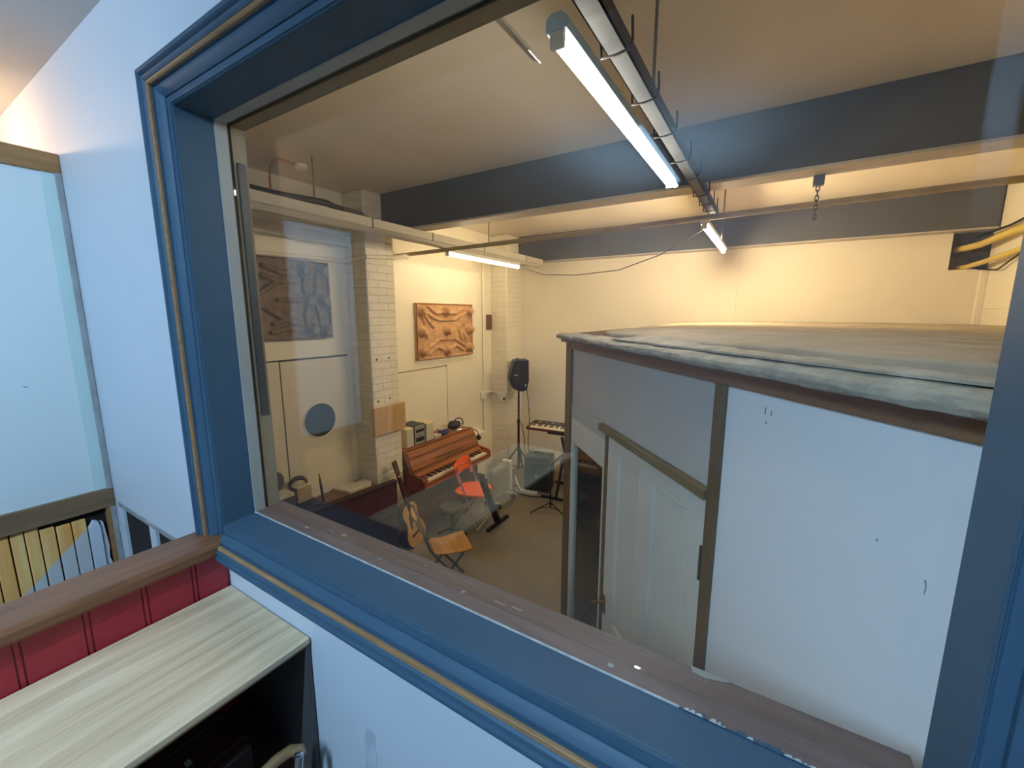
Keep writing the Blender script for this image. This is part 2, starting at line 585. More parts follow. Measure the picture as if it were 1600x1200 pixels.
# ================================================================== THE SETTING: studio shell
XB, XP, YF, XR, ZC = -3.71, -3.40, 5.85, 1.70, 3.685      # bay wall, pillar face, far wall, right wall, ceiling
YW0, YW1 = 0.66, 0.865                                    # window wall faces (upper room / studio)
WX0, WX1, WZ0, WZ1 = -1.647, 0.251, 1.742, 3.148          # window opening

struct('floor', MB().box(-4.0, 2.0, 0.9, 6.0, -0.1, 0.0), M['floor'], 'grey brown studio floor under the chairs and piano', 'floor')
struct('ceiling', MB().box(-4.0, 2.0, YW1, 6.1, ZC, ZC + 0.1), M['ceil'], 'dull cream studio ceiling above the steel beams', 'ceiling')
struct('wall_left', MB().box(XB - 0.15, XB, YW1, 5.99, 0, ZC), M['cream'], 'cream studio wall behind the piano and pressed wood panels', 'wall')
wf = MB()
wf.box(XB, 1.43, YF, YF + 0.15, 0, ZC)
wf.box(1.43, 1.86, YF, YF + 0.15, 0, 2.94)
wf.box(1.43, 1.86, YF, YF + 0.15, 3.30, ZC)
struct('wall_far', wf, M['cream'], 'cream far wall of the studio behind the keyboard', 'wall')
struct('wall_right', MB().box(XR, XR + 0.15, YW1, YF, 0, ZC), M['cream'], 'cream right hand studio wall beside the yellow pipes', 'wall')
struct('trim_1', MB().box(-0.43, -0.395, YF - 0.012, YF, 0, 3.3), M['cream'], 'thin vertical cover strip on the far wall', 'trim')
struct('trim_2', MB().box(XR - 0.05, XR, YF - 0.05, YF, 0, 2.93).box(XR - 0.008, XR, 5.15, YF, 2.56, 2.575), M['cream'], 'boxed corner strip where far and right walls meet', 'trim', 0.004)
pl = MB().box(XB, XP, 2.81, 3.17, 0, ZC)
struct('pillar', pl, M['brickx'], 'cream painted brick pillar with a plywood board on it', 'pillar', 0.012)
pl = MB().box(XB, XP - 0.02, 5.40, YF, 0, ZC)
struct('pillar', pl, M['brickx'], 'cream painted brick pillar in the far left corner', 'pillar', 0.012)
# lintel band over the left bay
struct('lintel', MB().box(XB, XB + 0.10, YW1, 2.81, 3.17, 3.27), M['trunkpaint'], 'grey lintel band over the porthole door bay', 'lintel', 0.006)

# window wall: four slabs round the window plus the stair opening
ww = MB()
ZT = 3.70
ww.box(-4.7, WX0 - 0.018, YW0, YW1, 1.545, ZT)                     # left of window
ww.box(-4.7, -2.765, YW0, YW1, 0, 1.545)
ww.box(-2.425, -2.35, YW0, YW0 + 0.012, 0, 1.545)
ww.box(-1.80, WX0 - 0.018, YW0, YW1, 0, 1.545)
ww.box(WX0 - 0.018, WX1 + 0.06, YW0, YW1, 0, 1.735)                       # below
ww.box(WX0 - 0.018, WX1 + 0.06, YW0, YW1, 3.165, ZT)                      # above
ww.box(WX1 + 0.06, 2.4, YW0, YW1, 0, ZT)                   # right of window
struct('wall_window', ww, M['nearwall'], 'white wall round the blue framed window', 'wall')
struct('wall_recess', MB().box(-2.765, -1.80, YW0 + 0.012, YW0 + 0.03, 0, 1.545), M['darkvoid'], 'dark sheet standing in for shade in the stair opening below the window wall', 'wall')  # near-black sheet stands in for the shade inside the opening
struct('trim_3', MB().box(-2.80, -1.80, YW0 - 0.006, YW0 + 0.03, 1.528, 1.548), M['batten'], 'thin grey edge strip over the dark stair opening', 'trim')

# upper room shell
struct('floor_upper', MB().box(-1.75, 2.4, -2.6, YW0, 0.9, 1.0), M['nearfloor'], 'brown board floor of the upper room', 'floor')
struct('floor_stair', MB().box(-4.7, -1.75, -2.6, YW0, -0.1, 0.0), M['nearfloor'], 'brown floor at the foot of the stairwell', 'floor')
struct('ceiling_upper', MB().box(-4.7, 2.4, -2.6, YW0, 3.60, 3.70), M['nearceil'], 'grey plaster ceiling of the upper room', 'ceiling')
struct('wall_back', MB().box(-4.7, 2.4, -2.75, -2.6, 0, 3.7), M['navywall'], 'slate blue back wall of the upper room', 'wall')
struct('wall_side', MB().box(2.25, 2.4, -2.6, YW0, 0, 3.7), M['navywall'], 'slate blue right wall of the upper room', 'wall')
struct('wall_landing', MB().box(-4.85, -4.7, -2.75, YW0, 0, 3.7), M['nearwall'], 'white wall beyond the boarded stair partition', 'wall')

# ------------------------------------------------------------------ left stair partition (plane X=-2.87)
XL = -2.87
part = thing('wall_partition', 'pale blue boarded stair partition left of the window', 'wall', (XL, 0, 0), kind='structure')
MB().box(XL - 0.02, XL - 0.004, -0.62, 0.62, 1.60, 3.16).build('board', M['board'], part, world=True)
MB().box(XL - 0.006, XL + 0.002, 0.592, 0.637, 1.61, 3.145).build('cover_strip', M['greenboard'], part, world=True)
MB().box(XL - 0.03, XL + 0.012, 0.637, YW0 - 0.001, 1.0, 3.15).build('corner_batten', M['batten'], part, 0.003, world=True)
MB().box(XL - 0.06, XL + 0.012, -0.66, YW0 - 0.001, 3.145, 3.232).build('top_rail', M['rail'], part, 0.004, world=True)
MB().box(XL - 0.06, XL + 0.014, -0.66, YW0 - 0.001, 1.515, 1.616).build('lower_rail', M['railgrey'], part, 0.004, world=True)
MB().box(XL - 0.06, XL + 0.012, -0.72, -0.62, 1.0, 3.23).build('end_post', M['rail'], part, 0.004, world=True)
MB().box(XL - 0.03, XL + 0.010, 0.622, 0.652, 0.2, 1.515).build('short_post', M['rail'], part, 0.003, world=True)
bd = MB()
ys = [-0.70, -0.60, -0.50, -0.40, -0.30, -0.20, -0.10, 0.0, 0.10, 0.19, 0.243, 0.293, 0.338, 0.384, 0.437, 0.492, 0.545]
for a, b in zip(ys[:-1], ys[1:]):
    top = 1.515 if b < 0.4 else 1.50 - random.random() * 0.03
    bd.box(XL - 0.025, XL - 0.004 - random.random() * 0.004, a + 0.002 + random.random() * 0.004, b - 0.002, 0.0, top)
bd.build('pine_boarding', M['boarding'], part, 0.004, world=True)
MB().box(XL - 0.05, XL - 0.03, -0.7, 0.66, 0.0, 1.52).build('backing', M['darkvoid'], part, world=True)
MB().prism([(0.548, 1.0), (0.592, 1.0), (0.592, 1.42), (0.585, 1.455), (0.57, 1.462), (0.548, 1.43)], 0, XL - 0.028, XL + 0.004).build('white_offcut', M['nearwall'], part, 0.003, world=True)
MB().prism([(0.595, 1.0), (0.62, 1.0), (0.618, 1.20), (0.610, 1.24), (0.616, 1.30), (0.606, 1.44), (0.595, 1.45)], 0, XL - 0.030, XL - 0.008).build('broken_offcut', M['nearwall'], part, 0.002, world=True)

# warm bulb of the landing behind the partition
lb = thing('pendant_bulb', 'warm bulb hanging behind the stair partition', 'lamp', (-3.55, 0.12, 3.30))
MB().cyl((0, 0, 0.075), (0, 0, 0.30), 0.004, n=8).build('flex', M['white'], lb)
MB().lathe([(0.013, 0.045), (0.016, 0.05), (0.016, 0.085), (0.006, 0.095)]).build('lamp_holder', M['white'], lb)

# ------------------------------------------------------------------ half height red wall with cap, shelf
hw = thing('wall_half', 'dark red tongue and groove half wall with brown cap', 'wall', (-1.70, 0, 1.0), kind='structure')
rp = MB()
edges = [-1.7, -1.49, -1.354, -1.218, -1.082, -0.946, -0.81, -0.674, -0.538, -0.402, -0.266, -0.13, 0.006, 0.142, 0.277, 0.413, 0.549, 0.658]
for a, b in zip(edges[:-1], edges[1:]):
    rp.box(-1.665, -1.649, a + 0.0085, b - 0.0085, 1.0, 1.66)
    if b < 0.65:
        rp.box(-1.665, -1.6495, b - 0.0050, b + 0.0050, 1.0, 1.66)
rp.box(-1.75, -1.655, -1.7, 0.658, 1.0, 1.66)
rp.build('red_boarding', M['red'], hw, 0.0014, world=True)
cp = MB().prism([(-1.785, 1.652), (-1.655, 1.645), (-1.628, 1.647), (-1.612, 1.662), (-1.612, 1.685), (-1.622, 1.700), (-1.775, 1.700), (-1.785, 1.690)], 1, -1.7, 0.655)
cp.build('cap_rail', M['cap'], hw, 0.004, world=True)

su = thing('shelf_unit', 'open shelf bench with pale oak plank top below the window', 'shelf', (-1.40, 0.0, 1.0))
MB().box(-1.645, -1.150, -1.1, 0.655, 1.484, 1.502).build('top_plank', M['plank'], su, 0.0015, world=True)
MB().box(-1.640, -1.155, 0.640, 0.656, 1.001, 1.484).build('end_panel', M['darkpanel'], su, 0.001, world=True)
MB().box(-1.640, -1.155, -1.09, -1.075, 1.001, 1.484).build('end_panel', M['darkpanel'], su, 0.001, world=True)
MB().box(-1.19, -1.1515, -1.1, 0.640, 1.478, 1.484).build('edge_band', M['bentwood'], su, world=True)

bx = thing('equipment_case', 'dark maroon case under the shelf plank', 'case', (-1.40, 0.25, 1.001))
MB().box(-0.21, 0.14, -0.20, 0.26, 0, 0.19).build('body', M['maroon'], bx, 0.012)
MB().box(-0.06, -0.03, -0.20, 0.26, 0.188, 0.194).box(0.08, 0.10, -0.20, 0.26, 0.188, 0.194).build('lid_strap', M['maroon'], bx, 0.002)
MB().box(0.03, 0.05, 0.12, 0.135, 0.190, 0.193).box(0.035, 0.045, 0.09, 0.10, 0.190, 0.193).build('label_mark', M['silver'], bx)

hd = thing('bentwood_chair', 'bentwood chair at the shelf showing its curved tan arm', 'chair', (-1.10, 0.28, 1.0))
pts = [(-0.05, -0.30, 0.150), (-0.046, -0.10, 0.17), (-0.042, 0.05, 0.183), (-0.038, 0.16, 0.193), (-0.034, 0.235, 0.204), (-0.024, 0.272, 0.206), (-0.008, 0.290, 0.200), (0.004, 0.288, 0.188)]
MB().tube(pts, [0.016] * 4 + [0.0165, 0.0165, 0.016, 0.014], 12).build('arm', M['bentwood'], hd, smooth=True)
MB().cyl((0.008, 0.278, 0.208), (0.012, 0.266, 0.150), 0.015, 0.015, 8).cyl((0.0065, 0.281, 0.214), (0.008, 0.278, 0.208), 0.011, 0.015, 8).build('end_bolt', M['chrome'], hd, 0.002)
MB().cyl((0.010, 0.270, 0.17), (0.02, 0.24, 0.0), 0.012, 0.012, 10).build('leg', M['blackmetal'], hd)
MB().cyl((-0.05, -0.30, 0.152), (-0.04, -0.30, 0.0), 0.014, 0.014, 10).build('leg', M['blackmetal'], hd)

# ------------------------------------------------------------------ window_1: blue casing, gold strip, reveal, beads, sill, glass
win = thing('window_1', 'large internal window in a moulded blue frame', 'window', ((WX0 + WX1) / 2, YW0, WZ0), kind='structure')
WC = 0.106
prof_out = [(0, 0), (0, .050), (.003, .0555), (.009, .0575), (.015, .056), (.0185, .050), (.0205, .044), (.0225, .049), (.026, .0515), (.033, .050), (.0375, .045), (.039, .038)]
prof_gold = [(.0385, .030), (.039, .0435), (.041, .0465), (.0435, .0455), (.0442, .0440), (.045, .0455), (.0475, .0455), (.0482, .0440), (.049, .0450), (.0505, .0425), (.051, .030)]
prof_in = [(.051, .036), (.0525, .029), (.056, .0315), (.062, .0310), (.069, .0265), (.077, .0195), (.0815, .0140), (.0825, .0085), (.0840, .0085), (.0850, .0125), (.092, .0115), (.1005, .0095), (.1015, .0060), (.1030, .0060), (.1040, .0070), (.1055, .0040), (.106, 0)]


def frame_loft(prof, close=False):
    mb = MB()
    rings = []
    for s, h in prof:
        k = WC - s
        y = YW0 - h
        zb = WZ0 + 0.012
        xl = max(WX0 - k, WX0) if False else WX0 - k
        rings.append([
            (WX0 - k, y, 1.701),                    # left leg stands on the cap
            (WX0 - k, y, WZ1 + k),
            (WX1 + k, y, WZ1 + k),
            (WX1 + k, y, WZ0 - k),
            (-1.608 - 0.030 * (s / WC), y, WZ0 - k)])
    n = len(prof)
    base = [[len(mb.v) + i * 5 + j for j in range(5)] for i in range(n)]
    for rg in rings:
        mb.v += rg
    for i in range(n - 1):
        for j in range(4):
            mb.f.append((base[i][j], base[i + 1][j], base[i + 1][j + 1], base[i][j + 1]))
    for j in (0, 4):                                # end faces
        mb.f.append(tuple(base[i][j] for i in range(n)))
    for j in range(4):                              # back
        mb.f.append((base[0][j], base[0][j + 1], base[n - 1][j + 1], base[n - 1][j]))
    return mb


frame_loft(prof_out + [(.039, 0)]).build('outer_casing', M['blue'], win, world=True, smooth=14)
frame_loft([(.0385, 0)] + prof_gold + [(.051, 0)]).build('gold_strip', M['gold'], win, world=True, smooth=14)
frame_loft([(.051, 0)] + prof_in).build('inner_casing', M['blue'], win, world=True, smooth=14)
# reveal linings: left, top, right jamb, blue sill
YG = 0.812
rv = MB()
rv.box(WX0 - 0.02, WX0, YW0 - 0.002, 0.766, WZ0 - 0.02, WZ1 + 0.02)
rv.box(WX0, WX1, YW0 - 0.002, 0.766, WZ1, WZ1 + 0.02)
rv.box(WX1, WX1 + 0.065, YW0 - 0.002, 0.777, WZ0 - 0.02, WZ1 + 0.02)
rv.prism([(YW0 - 0.004, WZ0 - 0.02), (YW0 - 0.004, WZ0 - 0.006), (YW0 + 0.004, WZ0), (0.766, WZ0 + 0.004), (0.766, WZ0 - 0.02)], 0, WX0, WX1)
rv.build('reveal_lining', M['blue'], win, world=True)
b = MB()
b.box(WX0 - 0.02, WX0 + 0.004, 0.766, YG - 0.006, WZ0, WZ1)
b.box(WX0, WX1, 0.766, YG - 0.010, WZ1 - 0.004, WZ1 + 0.02)
b.build('glazing_bead', M['bead'], win, 0.002, world=True)
b = MB()
b.box(WX0 - 0.02, WX0 + 0.001, YG - 0.006, YG - 0.003, WZ0, WZ1)
b.box(WX0, WX1, YG - 0.010, YG - 0.003, WZ1 - 0.002, WZ1 + 0.02)
b.build('gasket', M['darkpanel'], win, world=True)
b = MB().box(WX0 - 0.02, 0.268, 0.766, 0.880, WZ0 - 0.02, WZ0 + 0.006)
b.build('sill_board', M['sillbrown'], win, 0.0015, world=True)
# caulk bead at the joint of blue and brown, rough towards the right
cb = MB()
cb.box(WX0, -0.09, 0.7645, 0.7685, WZ0 + 0.003, WZ0 + 0.0070)
x = -0.09
while x < 0.15:
    w = 0.006 + random.random() * 0.010
    if random.random() < 0.65:
        q = 0.768 + random.random() * 0.006
        cb.prism([(x, 0.7650), (x + w, 0.7645), (x + w * 0.8, q), (x + w * 0.3, q - 0.002)], 2, WZ0 + 0.003, WZ0 + 0.0072)
    x += w
cb.build('caulk_line', M['caulk'], win, world=True)
rg_ = MB()
x = -0.09
while x < 0.22:
    w = 0.007 + random.random() * 0.012
    q = 0.767 + random.random() * 0.010
    rg_.prism([(x, 0.7640), (x + w * 1.15, 0.7640), (x + w * 0.9, q), (x + w * 0.5, q - 0.004), (x + w * 0.15, q - 0.001)], 2, WZ0 + 0.002, WZ0 + 0.0068)
    x += w
rg_.build('ragged_paint_edge', M['blue'], win, world=True)
ch = MB()
for (cx, cy, lx, ly) in [(-1.36, 0.80, 0.02, 0.006), (-1.20, 0.835, 0.02, 0.012), (-1.26, 0.83, 0.03, 0.003), (-0.98, 0.80, 0.006, 0.006), (-0.66, 0.815, 0.009, 0.009), (-0.55, 0.83, 0.035, 0.003), (-0.50, 0.835, 0.03, 0.003), (-0.235, 0.79, 0.012, 0.010), (-0.83, 0.85, 0.012, 0.004)]:
    ch.box(cx - lx / 2, cx + lx / 2, cy - ly / 2, cy + ly / 2, WZ0 + 0.005, WZ0 + 0.0072)
ch.prism([(-0.088, 0.8805), (-0.080, 0.866), (-0.055, 0.862), (-0.02, 0.872), (-0.005, 0.8805)], 2, WZ0 + 0.005, WZ0 + 0.0074)
ch.build('paint_chip', M['bead'], win, world=True)
# pane
MB().box(WX0 - 0.005, 0.268, YG, YG + 0.006, WZ0 + 0.0062, WZ1 + 0.01).build('glass_pane', M['glass'], win, world=True)
# studio side of the reveal, its cream darkened for the weaker light there
MB().box(WX0 - 0.02, WX0 - 0.002, YG + 0.007, YW1 - 0.0005, WZ0, WZ1 + 0.02).box(WX0, WX1 + 0.05, YG + 0.007, YW1, WZ1 - 0.004, WZ1 + 0.02).build('studio_reveal', M['dimcream'], win, world=True)
bs = tag(MB().box(WX0 - 0.0018, WX0 + 0.006, 0.826, 0.855, 2.12, 3.03).build('draught_strip', M['black'], None, 0.003), 'black vertical strip fixed on the far edge of the window reveal', 'strip')

# ------------------------------------------------------------------ steel beams
def beam(y0, y1, x0, x1, zb, label):
    t = thing('ceiling_beam', label, 'beam', ((x0 + x1) / 2, (y0 + y1) / 2, zb), kind='structure')
    MB().box(x0, x1, y0, y1 - 0.02, zb + 0.012, ZC).build('web_casing', M['beam'], t, 0.004, world=True)
    MB().box(x0, x1, y0 - 0.006, y1, zb, zb + 0.016).build('lower_flange', M['flange'], t, 0.002, world=True)
    return t


beam(3.03, 3.20, XP - 0.02, XR, 3.315, 'grey painted steel beam nearest the window')
beam(5.72, 5.85, XP + 0.0, 1.69, 3.288, 'grey painted steel beam along the far wall')

# ------------------------------------------------------------------ recess in the far right corner with pipes
rc = MB()
rc.box(1.43, 1.86, YF + 0.15, YF + 0.17, 2.9, 3.34)
struct('wall_niche', rc, M['nichedark'], 'dark mottled niche in the far right corner where pipes enter', 'wall')
p1 = [(1.50, 5.98, 3.145), (1.53, 5.85, 3.141), (1.585, 5.70, 3.150), (1.62, 5.2, 3.185), (1.62, 4.4, 3.17), (1.62, 1.2, 3.16)]
tag(MB().tube(p1, 0.030, 10).build('gas_pipe', M['yellowpipe'], None, smooth=True), 'upper thick yellow pipe leaving the corner niche', 'pipe')
p2 = [(1.53, 5.98, 2.965), (1.55, 5.85, 2.962), (1.60, 5.6, 2.985), (1.625, 5.0, 3.02), (1.625, 4.2, 3.04), (1.625, 1.2, 3.06)]
tag(MB().tube(p2, 0.022, 10).build('gas_pipe', M['yellowpipe'], None, smooth=True), 'lower thinner yellow pipe leaving the corner niche', 'pipe')
tag(MB().tube([(1.56, 5.9, 2.97), (1.62, 5.75, 2.93), (1.66, 5.5, 2.90), (1.67, 5.2, 2.99), (1.675, 4.9, 3.09), (1.675, 3.0, 3.12)], 0.007, 6).build('cable', M['black'], None, smooth=True), 'black cable looping below the yellow pipes', 'cable')
tag(MB().tube([(1.60, 5.84, 3.24), (1.66, 5.4, 3.26), (1.67, 4.9, 3.30), (1.67, 3.0, 3.32)], 0.010, 6).build('cable', M['black'], None, smooth=True), 'black cable running above the yellow pipes', 'cable')

# ------------------------------------------------------------------ conduit along X carrying the lights, hanging chain
cd = [(XB + 0.015, 3.50, 3.170)] + [(x, 3.52, 3.175 + (x + 3.7) * 0.0125) for x in (-3.6, -2.5, -1.5, -0.5, 0.5, 1.2)] + [(XR - 0.01, 3.52, 3.243)]
tag(MB().tube(cd, 0.021, 10).build('conduit_pipe', M['conduit'], None, smooth=True), 'long yellowed conduit crossing the studio under the ceiling', 'pipe')
cn = [(XB + 0.03, 3.10 - 0.0, 3.17)]
wp = [(XB + 0.02, 1.2, 2.99), (XB + 0.02, 2.6, 3.035), (XB + 0.03, 2.77, 3.03), (XP + 0.03, 2.80, 3.06), (XP + 0.03, 3.16, 3.09), (XP + 0.03, 3.30, 3.125), (XP - 0.05, 3.42, 3.13)]
tag(MB().tube(wp, 0.020, 10).build('wall_pipe', M['cream'], None, smooth=True), 'painted pipe running along the left bay and round the pillar', 'pipe')
# clamp and chain under the near beam
cc = thing('hanging_chain', 'rusty chain hanging from a clamp on the near beam', 'chain', (0.165, 3.20, 3.315))
MB().box(-0.028, 0.028, -0.03, 0.02, -0.055, 0.012).build('clamp', M['greymetal'], cc, 0.004)
lk = MB()
pz = -0.055
for i in range(7):
    ring = []
    for k in range(10):
        a = 2 * PI * k / 10
        u, v = 0.009 * math.cos(a), 0.018 * math.sin(a)
        ring.append((u, 0.03 * i / 7 + 0.0, pz - 0.014 + v) if i % 2 == 0 else (0, u + 0.03 * i / 7, pz - 0.014 + v))
    lk.tube(ring, 0.0035, 6, closed=True)
    pz -= 0.026
lk.build('links', M['rust'], cc, smooth=True)

# ------------------------------------------------------------------ trunking runs and hanger rods
tr = thing('cable_tray', 'grey cable tray along the centre holding the cold tube light', 'cable tray', (-0.47, 2.4, 3.25))
MB().box(-0.480, -0.422, 0.90, 3.72, 3.255, 3.262).box(-0.480, -0.476, 0.90, 3.72, 3.255, 3.305).box(-0.426, -0.422, 0.90, 3.72, 3.255, 3.305).build('tray', M['traydark'], tr, world=True)
for yy in (1.30, 1.62, 1.95, 2.30, 2.62, 3.00, 3.25, 3.45):
    MB().tube([(-0.405, yy, 3.33), (-0.402, yy, 3.27), (-0.410, yy, 3.248), (-0.45, yy, 3.243), (-0.493, yy, 3.246), (-0.496, yy, 3.30)], 0.004, 6).build('strap', M['blackmetal'], tr, world=True, smooth=True)
for i, (ox, oz, rr) in enumerate([(-0.462, 3.278, 0.012), (-0.440, 3.275, 0.010)]):
    MB().tube([(ox, 0.92, oz), (ox + 0.004, 1.6, oz + 0.003), (ox - 0.004, 2.4, oz - 0.002), (ox, 3.1, oz), (ox, 3.70, oz)], rr, 8).build('cable', M['greytolex'], tr, world=True, smooth=True)


def rod(x, y, z0, label, r=0.006):
    return tag(MB().cyl((x, y, z0), (x, y, ZC), r, n=8).build('hanger_rod', M['greymetal'], None), label, 'rod', 'thin hanger rods under the ceiling')


rod(-0.440, 1.69, 3.262, 'thin hanger rod from ceiling to cable tray beside the cold tube')
rod(-0.462, 4.45, 3.20, 'thin hanger rod above the short warm tube at the centre')
rod(-3.06, 2.08, 3.36, 'thin hanger rod above the left trunking near the window')
rod(-3.12, 4.50, 3.31, 'thin hanger rod above the warm tube by the left wall')

lt = thing('wall_trunking', 'long painted trunking along the left side under the ceiling', 'trunking', (-2.97, 2.5, 3.25))
MB().box(-3.055, -2.975, 0.90, 5.70, 3.245, 3.32).build('trunk_body', M['trunkpaint'], lt, 0.004, world=True)
for yy in (2.55, 3.30, 4.2, 5.2):
    MB().box(-3.058, -2.972, yy, yy + 0.012, 3.243, 3.322).build('joint_band', M['galv'], lt, world=True)
MB().box(-3.04, -2.99, 0.92, 5.66, 3.20, 3.246).build('lower_channel', M['flange'], lt, 0.003, world=True)
bc = [(-2.99, 0.95, 3.335), (-2.985, 1.4, 3.335), (-2.99, 1.7, 3.330), (-2.98, 2.0, 3.345), (-2.985, 2.12, 3.352), (-2.99, 2.25, 3.335)]
bcb = tag(MB().tube(bc, [0.014, 0.016, 0.018, 0.024, 0.026, 0.020], 8).build('cable_bundle', M['black'], None, smooth=True), 'black taped cable lying on the left trunking', 'cable')
bj = tag(MB().box(-3.03, -2.985, 2.27, 2.47, 3.3205, 3.355).build('adaptor_box', M['black'], None, 0.004), 'flat black adaptor at the end of the taped cable', 'adaptor')
tag(MB().tube([(-3.33, 1.90, 3.34), (-3.33, 1.90, 3.52), (-3.325, 1.905, 3.60), (-3.31, 1.93, 3.655), (-3.30, 1.98, 3.672), (-3.30, 2.10, 3.674)], 0.009, 8).build('bent_conduit', M['copper'], None, smooth=True), 'orange bent conduit rising to the ceiling rose', 'pipe')
tag(MB().lathe([(0.045, 0.0), (0.05, -0.008), (0.05, -0.028), (0.032, -0.04)], (-3.30, 2.14, ZC)).build('ceiling_rose', M['cream'], None, smooth=True), 'small round ceiling rose at the end of bent conduit', 'ceiling rose')
tag(MB().tube([(-3.38, 1.0, 3.44), (-3.38, 2.0, 3.45), (-3.375, 2.6, 3.455), (-3.33, 2.72, 3.44), (-3.26, 2.78, 3.37), (-3.22, 2.9, 3.345), (-3.2, 3.0, 3.335)], 0.017, 8).build('conduit_pipe', M['copper'], None, smooth=True), 'brown conduit above the left trunking dipping at the beam', 'pipe')
tag(MB().lathe([(0.04, 0.0), (0.045, -0.008), (0.045, -0.03), (0.03, -0.045)], (-3.05, 4.15, ZC)).build('ceiling_rose', M['cream'], None, smooth=True), 'small ceiling rose beyond the near beam', 'ceiling rose')


def tube_light(loc, length, tubem, label, hm=None):
    hm = hm or M['lampwhite']
    t = thing('tube_light', label, 'light', loc, group='fluorescent tube lights')
    L = length
    MB().prism([(-0.03, 0.02), (0.03, 0.02), (0.03, 0.05), (0.015, 0.062), (-0.015, 0.062), (-0.03, 0.05)], 1, 0, L).build('housing', hm, t, 0.002)
    MB().cyl((0, 0.012, 0), (0, L - 0.012, 0), 0.016, n=16).build('tube', tubem, t, smooth=True)
    for yy in (0.004, L - 0.020):
        MB().box(-0.02, 0.02, yy, yy + 0.016, -0.018, 0.022).build('lamp_holder', M['lampwhite'], t, 0.002)
    return t


tube_light((-0.545, 1.10, 3.215), 1.46, M['tubecold'], 'cold white tube light nearest the window under the cable tray', M['lampblue'])
tube_light((-0.520, 3.74, 3.195), 1.55, M['tubewarm'], 'warm tube light hanging between the two beams at the centre')
tube_light((-3.015, 3.56, 3.148), 1.50, M['tubeside'], 'warm tube light under the left trunking near the piano')
rt = thing('tube_light', 'unseen cold tube light on the ceiling of the upper room', 'light', (-0.752, -2.10, 3.53), group='fluorescent tube lights')  # unseen lamp added; its glass reflection is lined up on the studio tube
MB().box(-0.045, 0.045, 0, 1.2, 0.025, 0.07).build('housing', M['lampwhite'], rt, 0.004)
MB().cyl((0, 0.012, 0), (0, 1.188, 0), 0.016, n=16).build('tube', M['tuberoom'], rt, smooth=True)
for yy in (0.0, 1.184):
    MB().box(-0.02, 0.02, yy, yy + 0.016, -0.018, 0.027).build('lamp_holder', M['lampwhite'], rt, 0.002)
cl = MB()
cl.prism([(-0.05, 0.0), (-0.045, -0.03), (-0.02, -0.045), (-0.021, -0.048), (-0.047, -0.032), (-0.053, 0.0)], 1, 0, 0.20)
tag(cl.build('lamp_cover', M['clear'], None), 'clear plastic end of lamp cover beside the cold tube', 'lamp cover').location = (-0.585, 0.93, 3.235)
tag(MB().tube([(-2.98, 5.05, 3.15), (-2.6, 5.0, 3.03), (-2.1, 4.9, 2.99), (-1.5, 4.7, 3.0), (-1.0, 4.4, 3.09), (-0.55, 4.1, 3.25)], 0.005, 6).build('cable', M['greytolex'], None, smooth=True), 'thin cable sagging between the two warm tube lights', 'cable')

# ------------------------------------------------------------------ left wall fittings
# porthole door
dr = thing('door_1', 'cream door with a round dark porthole in the left bay', 'door', (XB, 2.40, 0), kind='structure')
dp = MB().box(XB + 0.004, XB + 0.035, 2.045, 2.725, 0.01, 2.09)
dp.build('leaf', M['doorpaint'], dr, 0.002, world=True)
ring = [(XB + 0.036, 2.385 + 0.172 * math.cos(a * 2 * PI / 40), 1.492 + 0.172 * math.sin(a * 2 * PI / 40)) for a in range(40)]
MB().tube(ring, 0.008, 8, closed=True).build('porthole_ring', M['doorpaint'], dr, world=True, smooth=True)
MB().cyl((XB + 0.034, 2.385, 1.492), (XB + 0.0375, 2.385, 1.492), 0.168, n=48).build('porthole_glass', M['mirror'], dr, world=True)
MB().box(XB + 0.001, XB + 0.012, 1.9, 2.76, 2.095, 2.105).box(XB + 0.001, XB + 0.012, 2.728, 2.738, 0, 2.10).build('shadow_gap', M['darkvoid'], dr, world=True)
MB().box(XB, XB + 0.03, 1.93, 2.035, 0, 2.095).build('frame', M['doorpaint'], dr, 0.003, world=True)


def seg_d(px, py, a, b):
    ax, ay = a
    bx_, by_ = b
    dx, dy = bx_ - ax, by_ - ay
    L = dx * dx + dy * dy
    t = 0 if L == 0 else max(0, min(1, ((px - ax) * dx + (py - ay) * dy) / L))
    return math.hypot(px - ax - t * dx, py - ay - t * dy)


def pallet(loc, wy, hz, feet, ridges, m, label, fh=0.095):
    """moulded pallet hung on the wall, front towards +X: cup feet and ribs stand proud of the sheet"""
    t = thing('moulded_pallet', label, 'wall panel', loc, group='pressed wood pallets hung on the left wall')
    segs = [(r[i], r[i + 1]) for r in ridges for i in range(len(r) - 1)]

    def fn(u, v):
        y, z = u * wy, v * hz
        e = 0.0
        d = min([seg_d(y, z, a, b) for a, b in segs] or [9])
        if d < 0.024:
            e = 0.028 * (1 - (d / 0.024) ** 2) ** 0.6
        for (fy, fz) in feet:
            q = math.hypot(y - fy, z - fz)
            if q < 0.074:
                e = max(e, fh * min(1.0, (0.074 - q) / 0.040))
        rim = min(y, wy - y, z, hz - z)
        if rim < 0.014:
            e = max(e, 0.022)
        n = noise.noise((y * 9, z * 9, 3.3)) * 0.003
        return (0.030 + e + n, y, z)
    mb = MB().sheet(fn, 150, 100, None)
    b = MB().box(0.0, 0.030, 0.0, wy, 0, hz)
    # skirt edges
    mb.v += []
    mb.build('moulded_face', m, t, smooth=50)
    b.build('back_frame', m, t, 0.004)
    return t


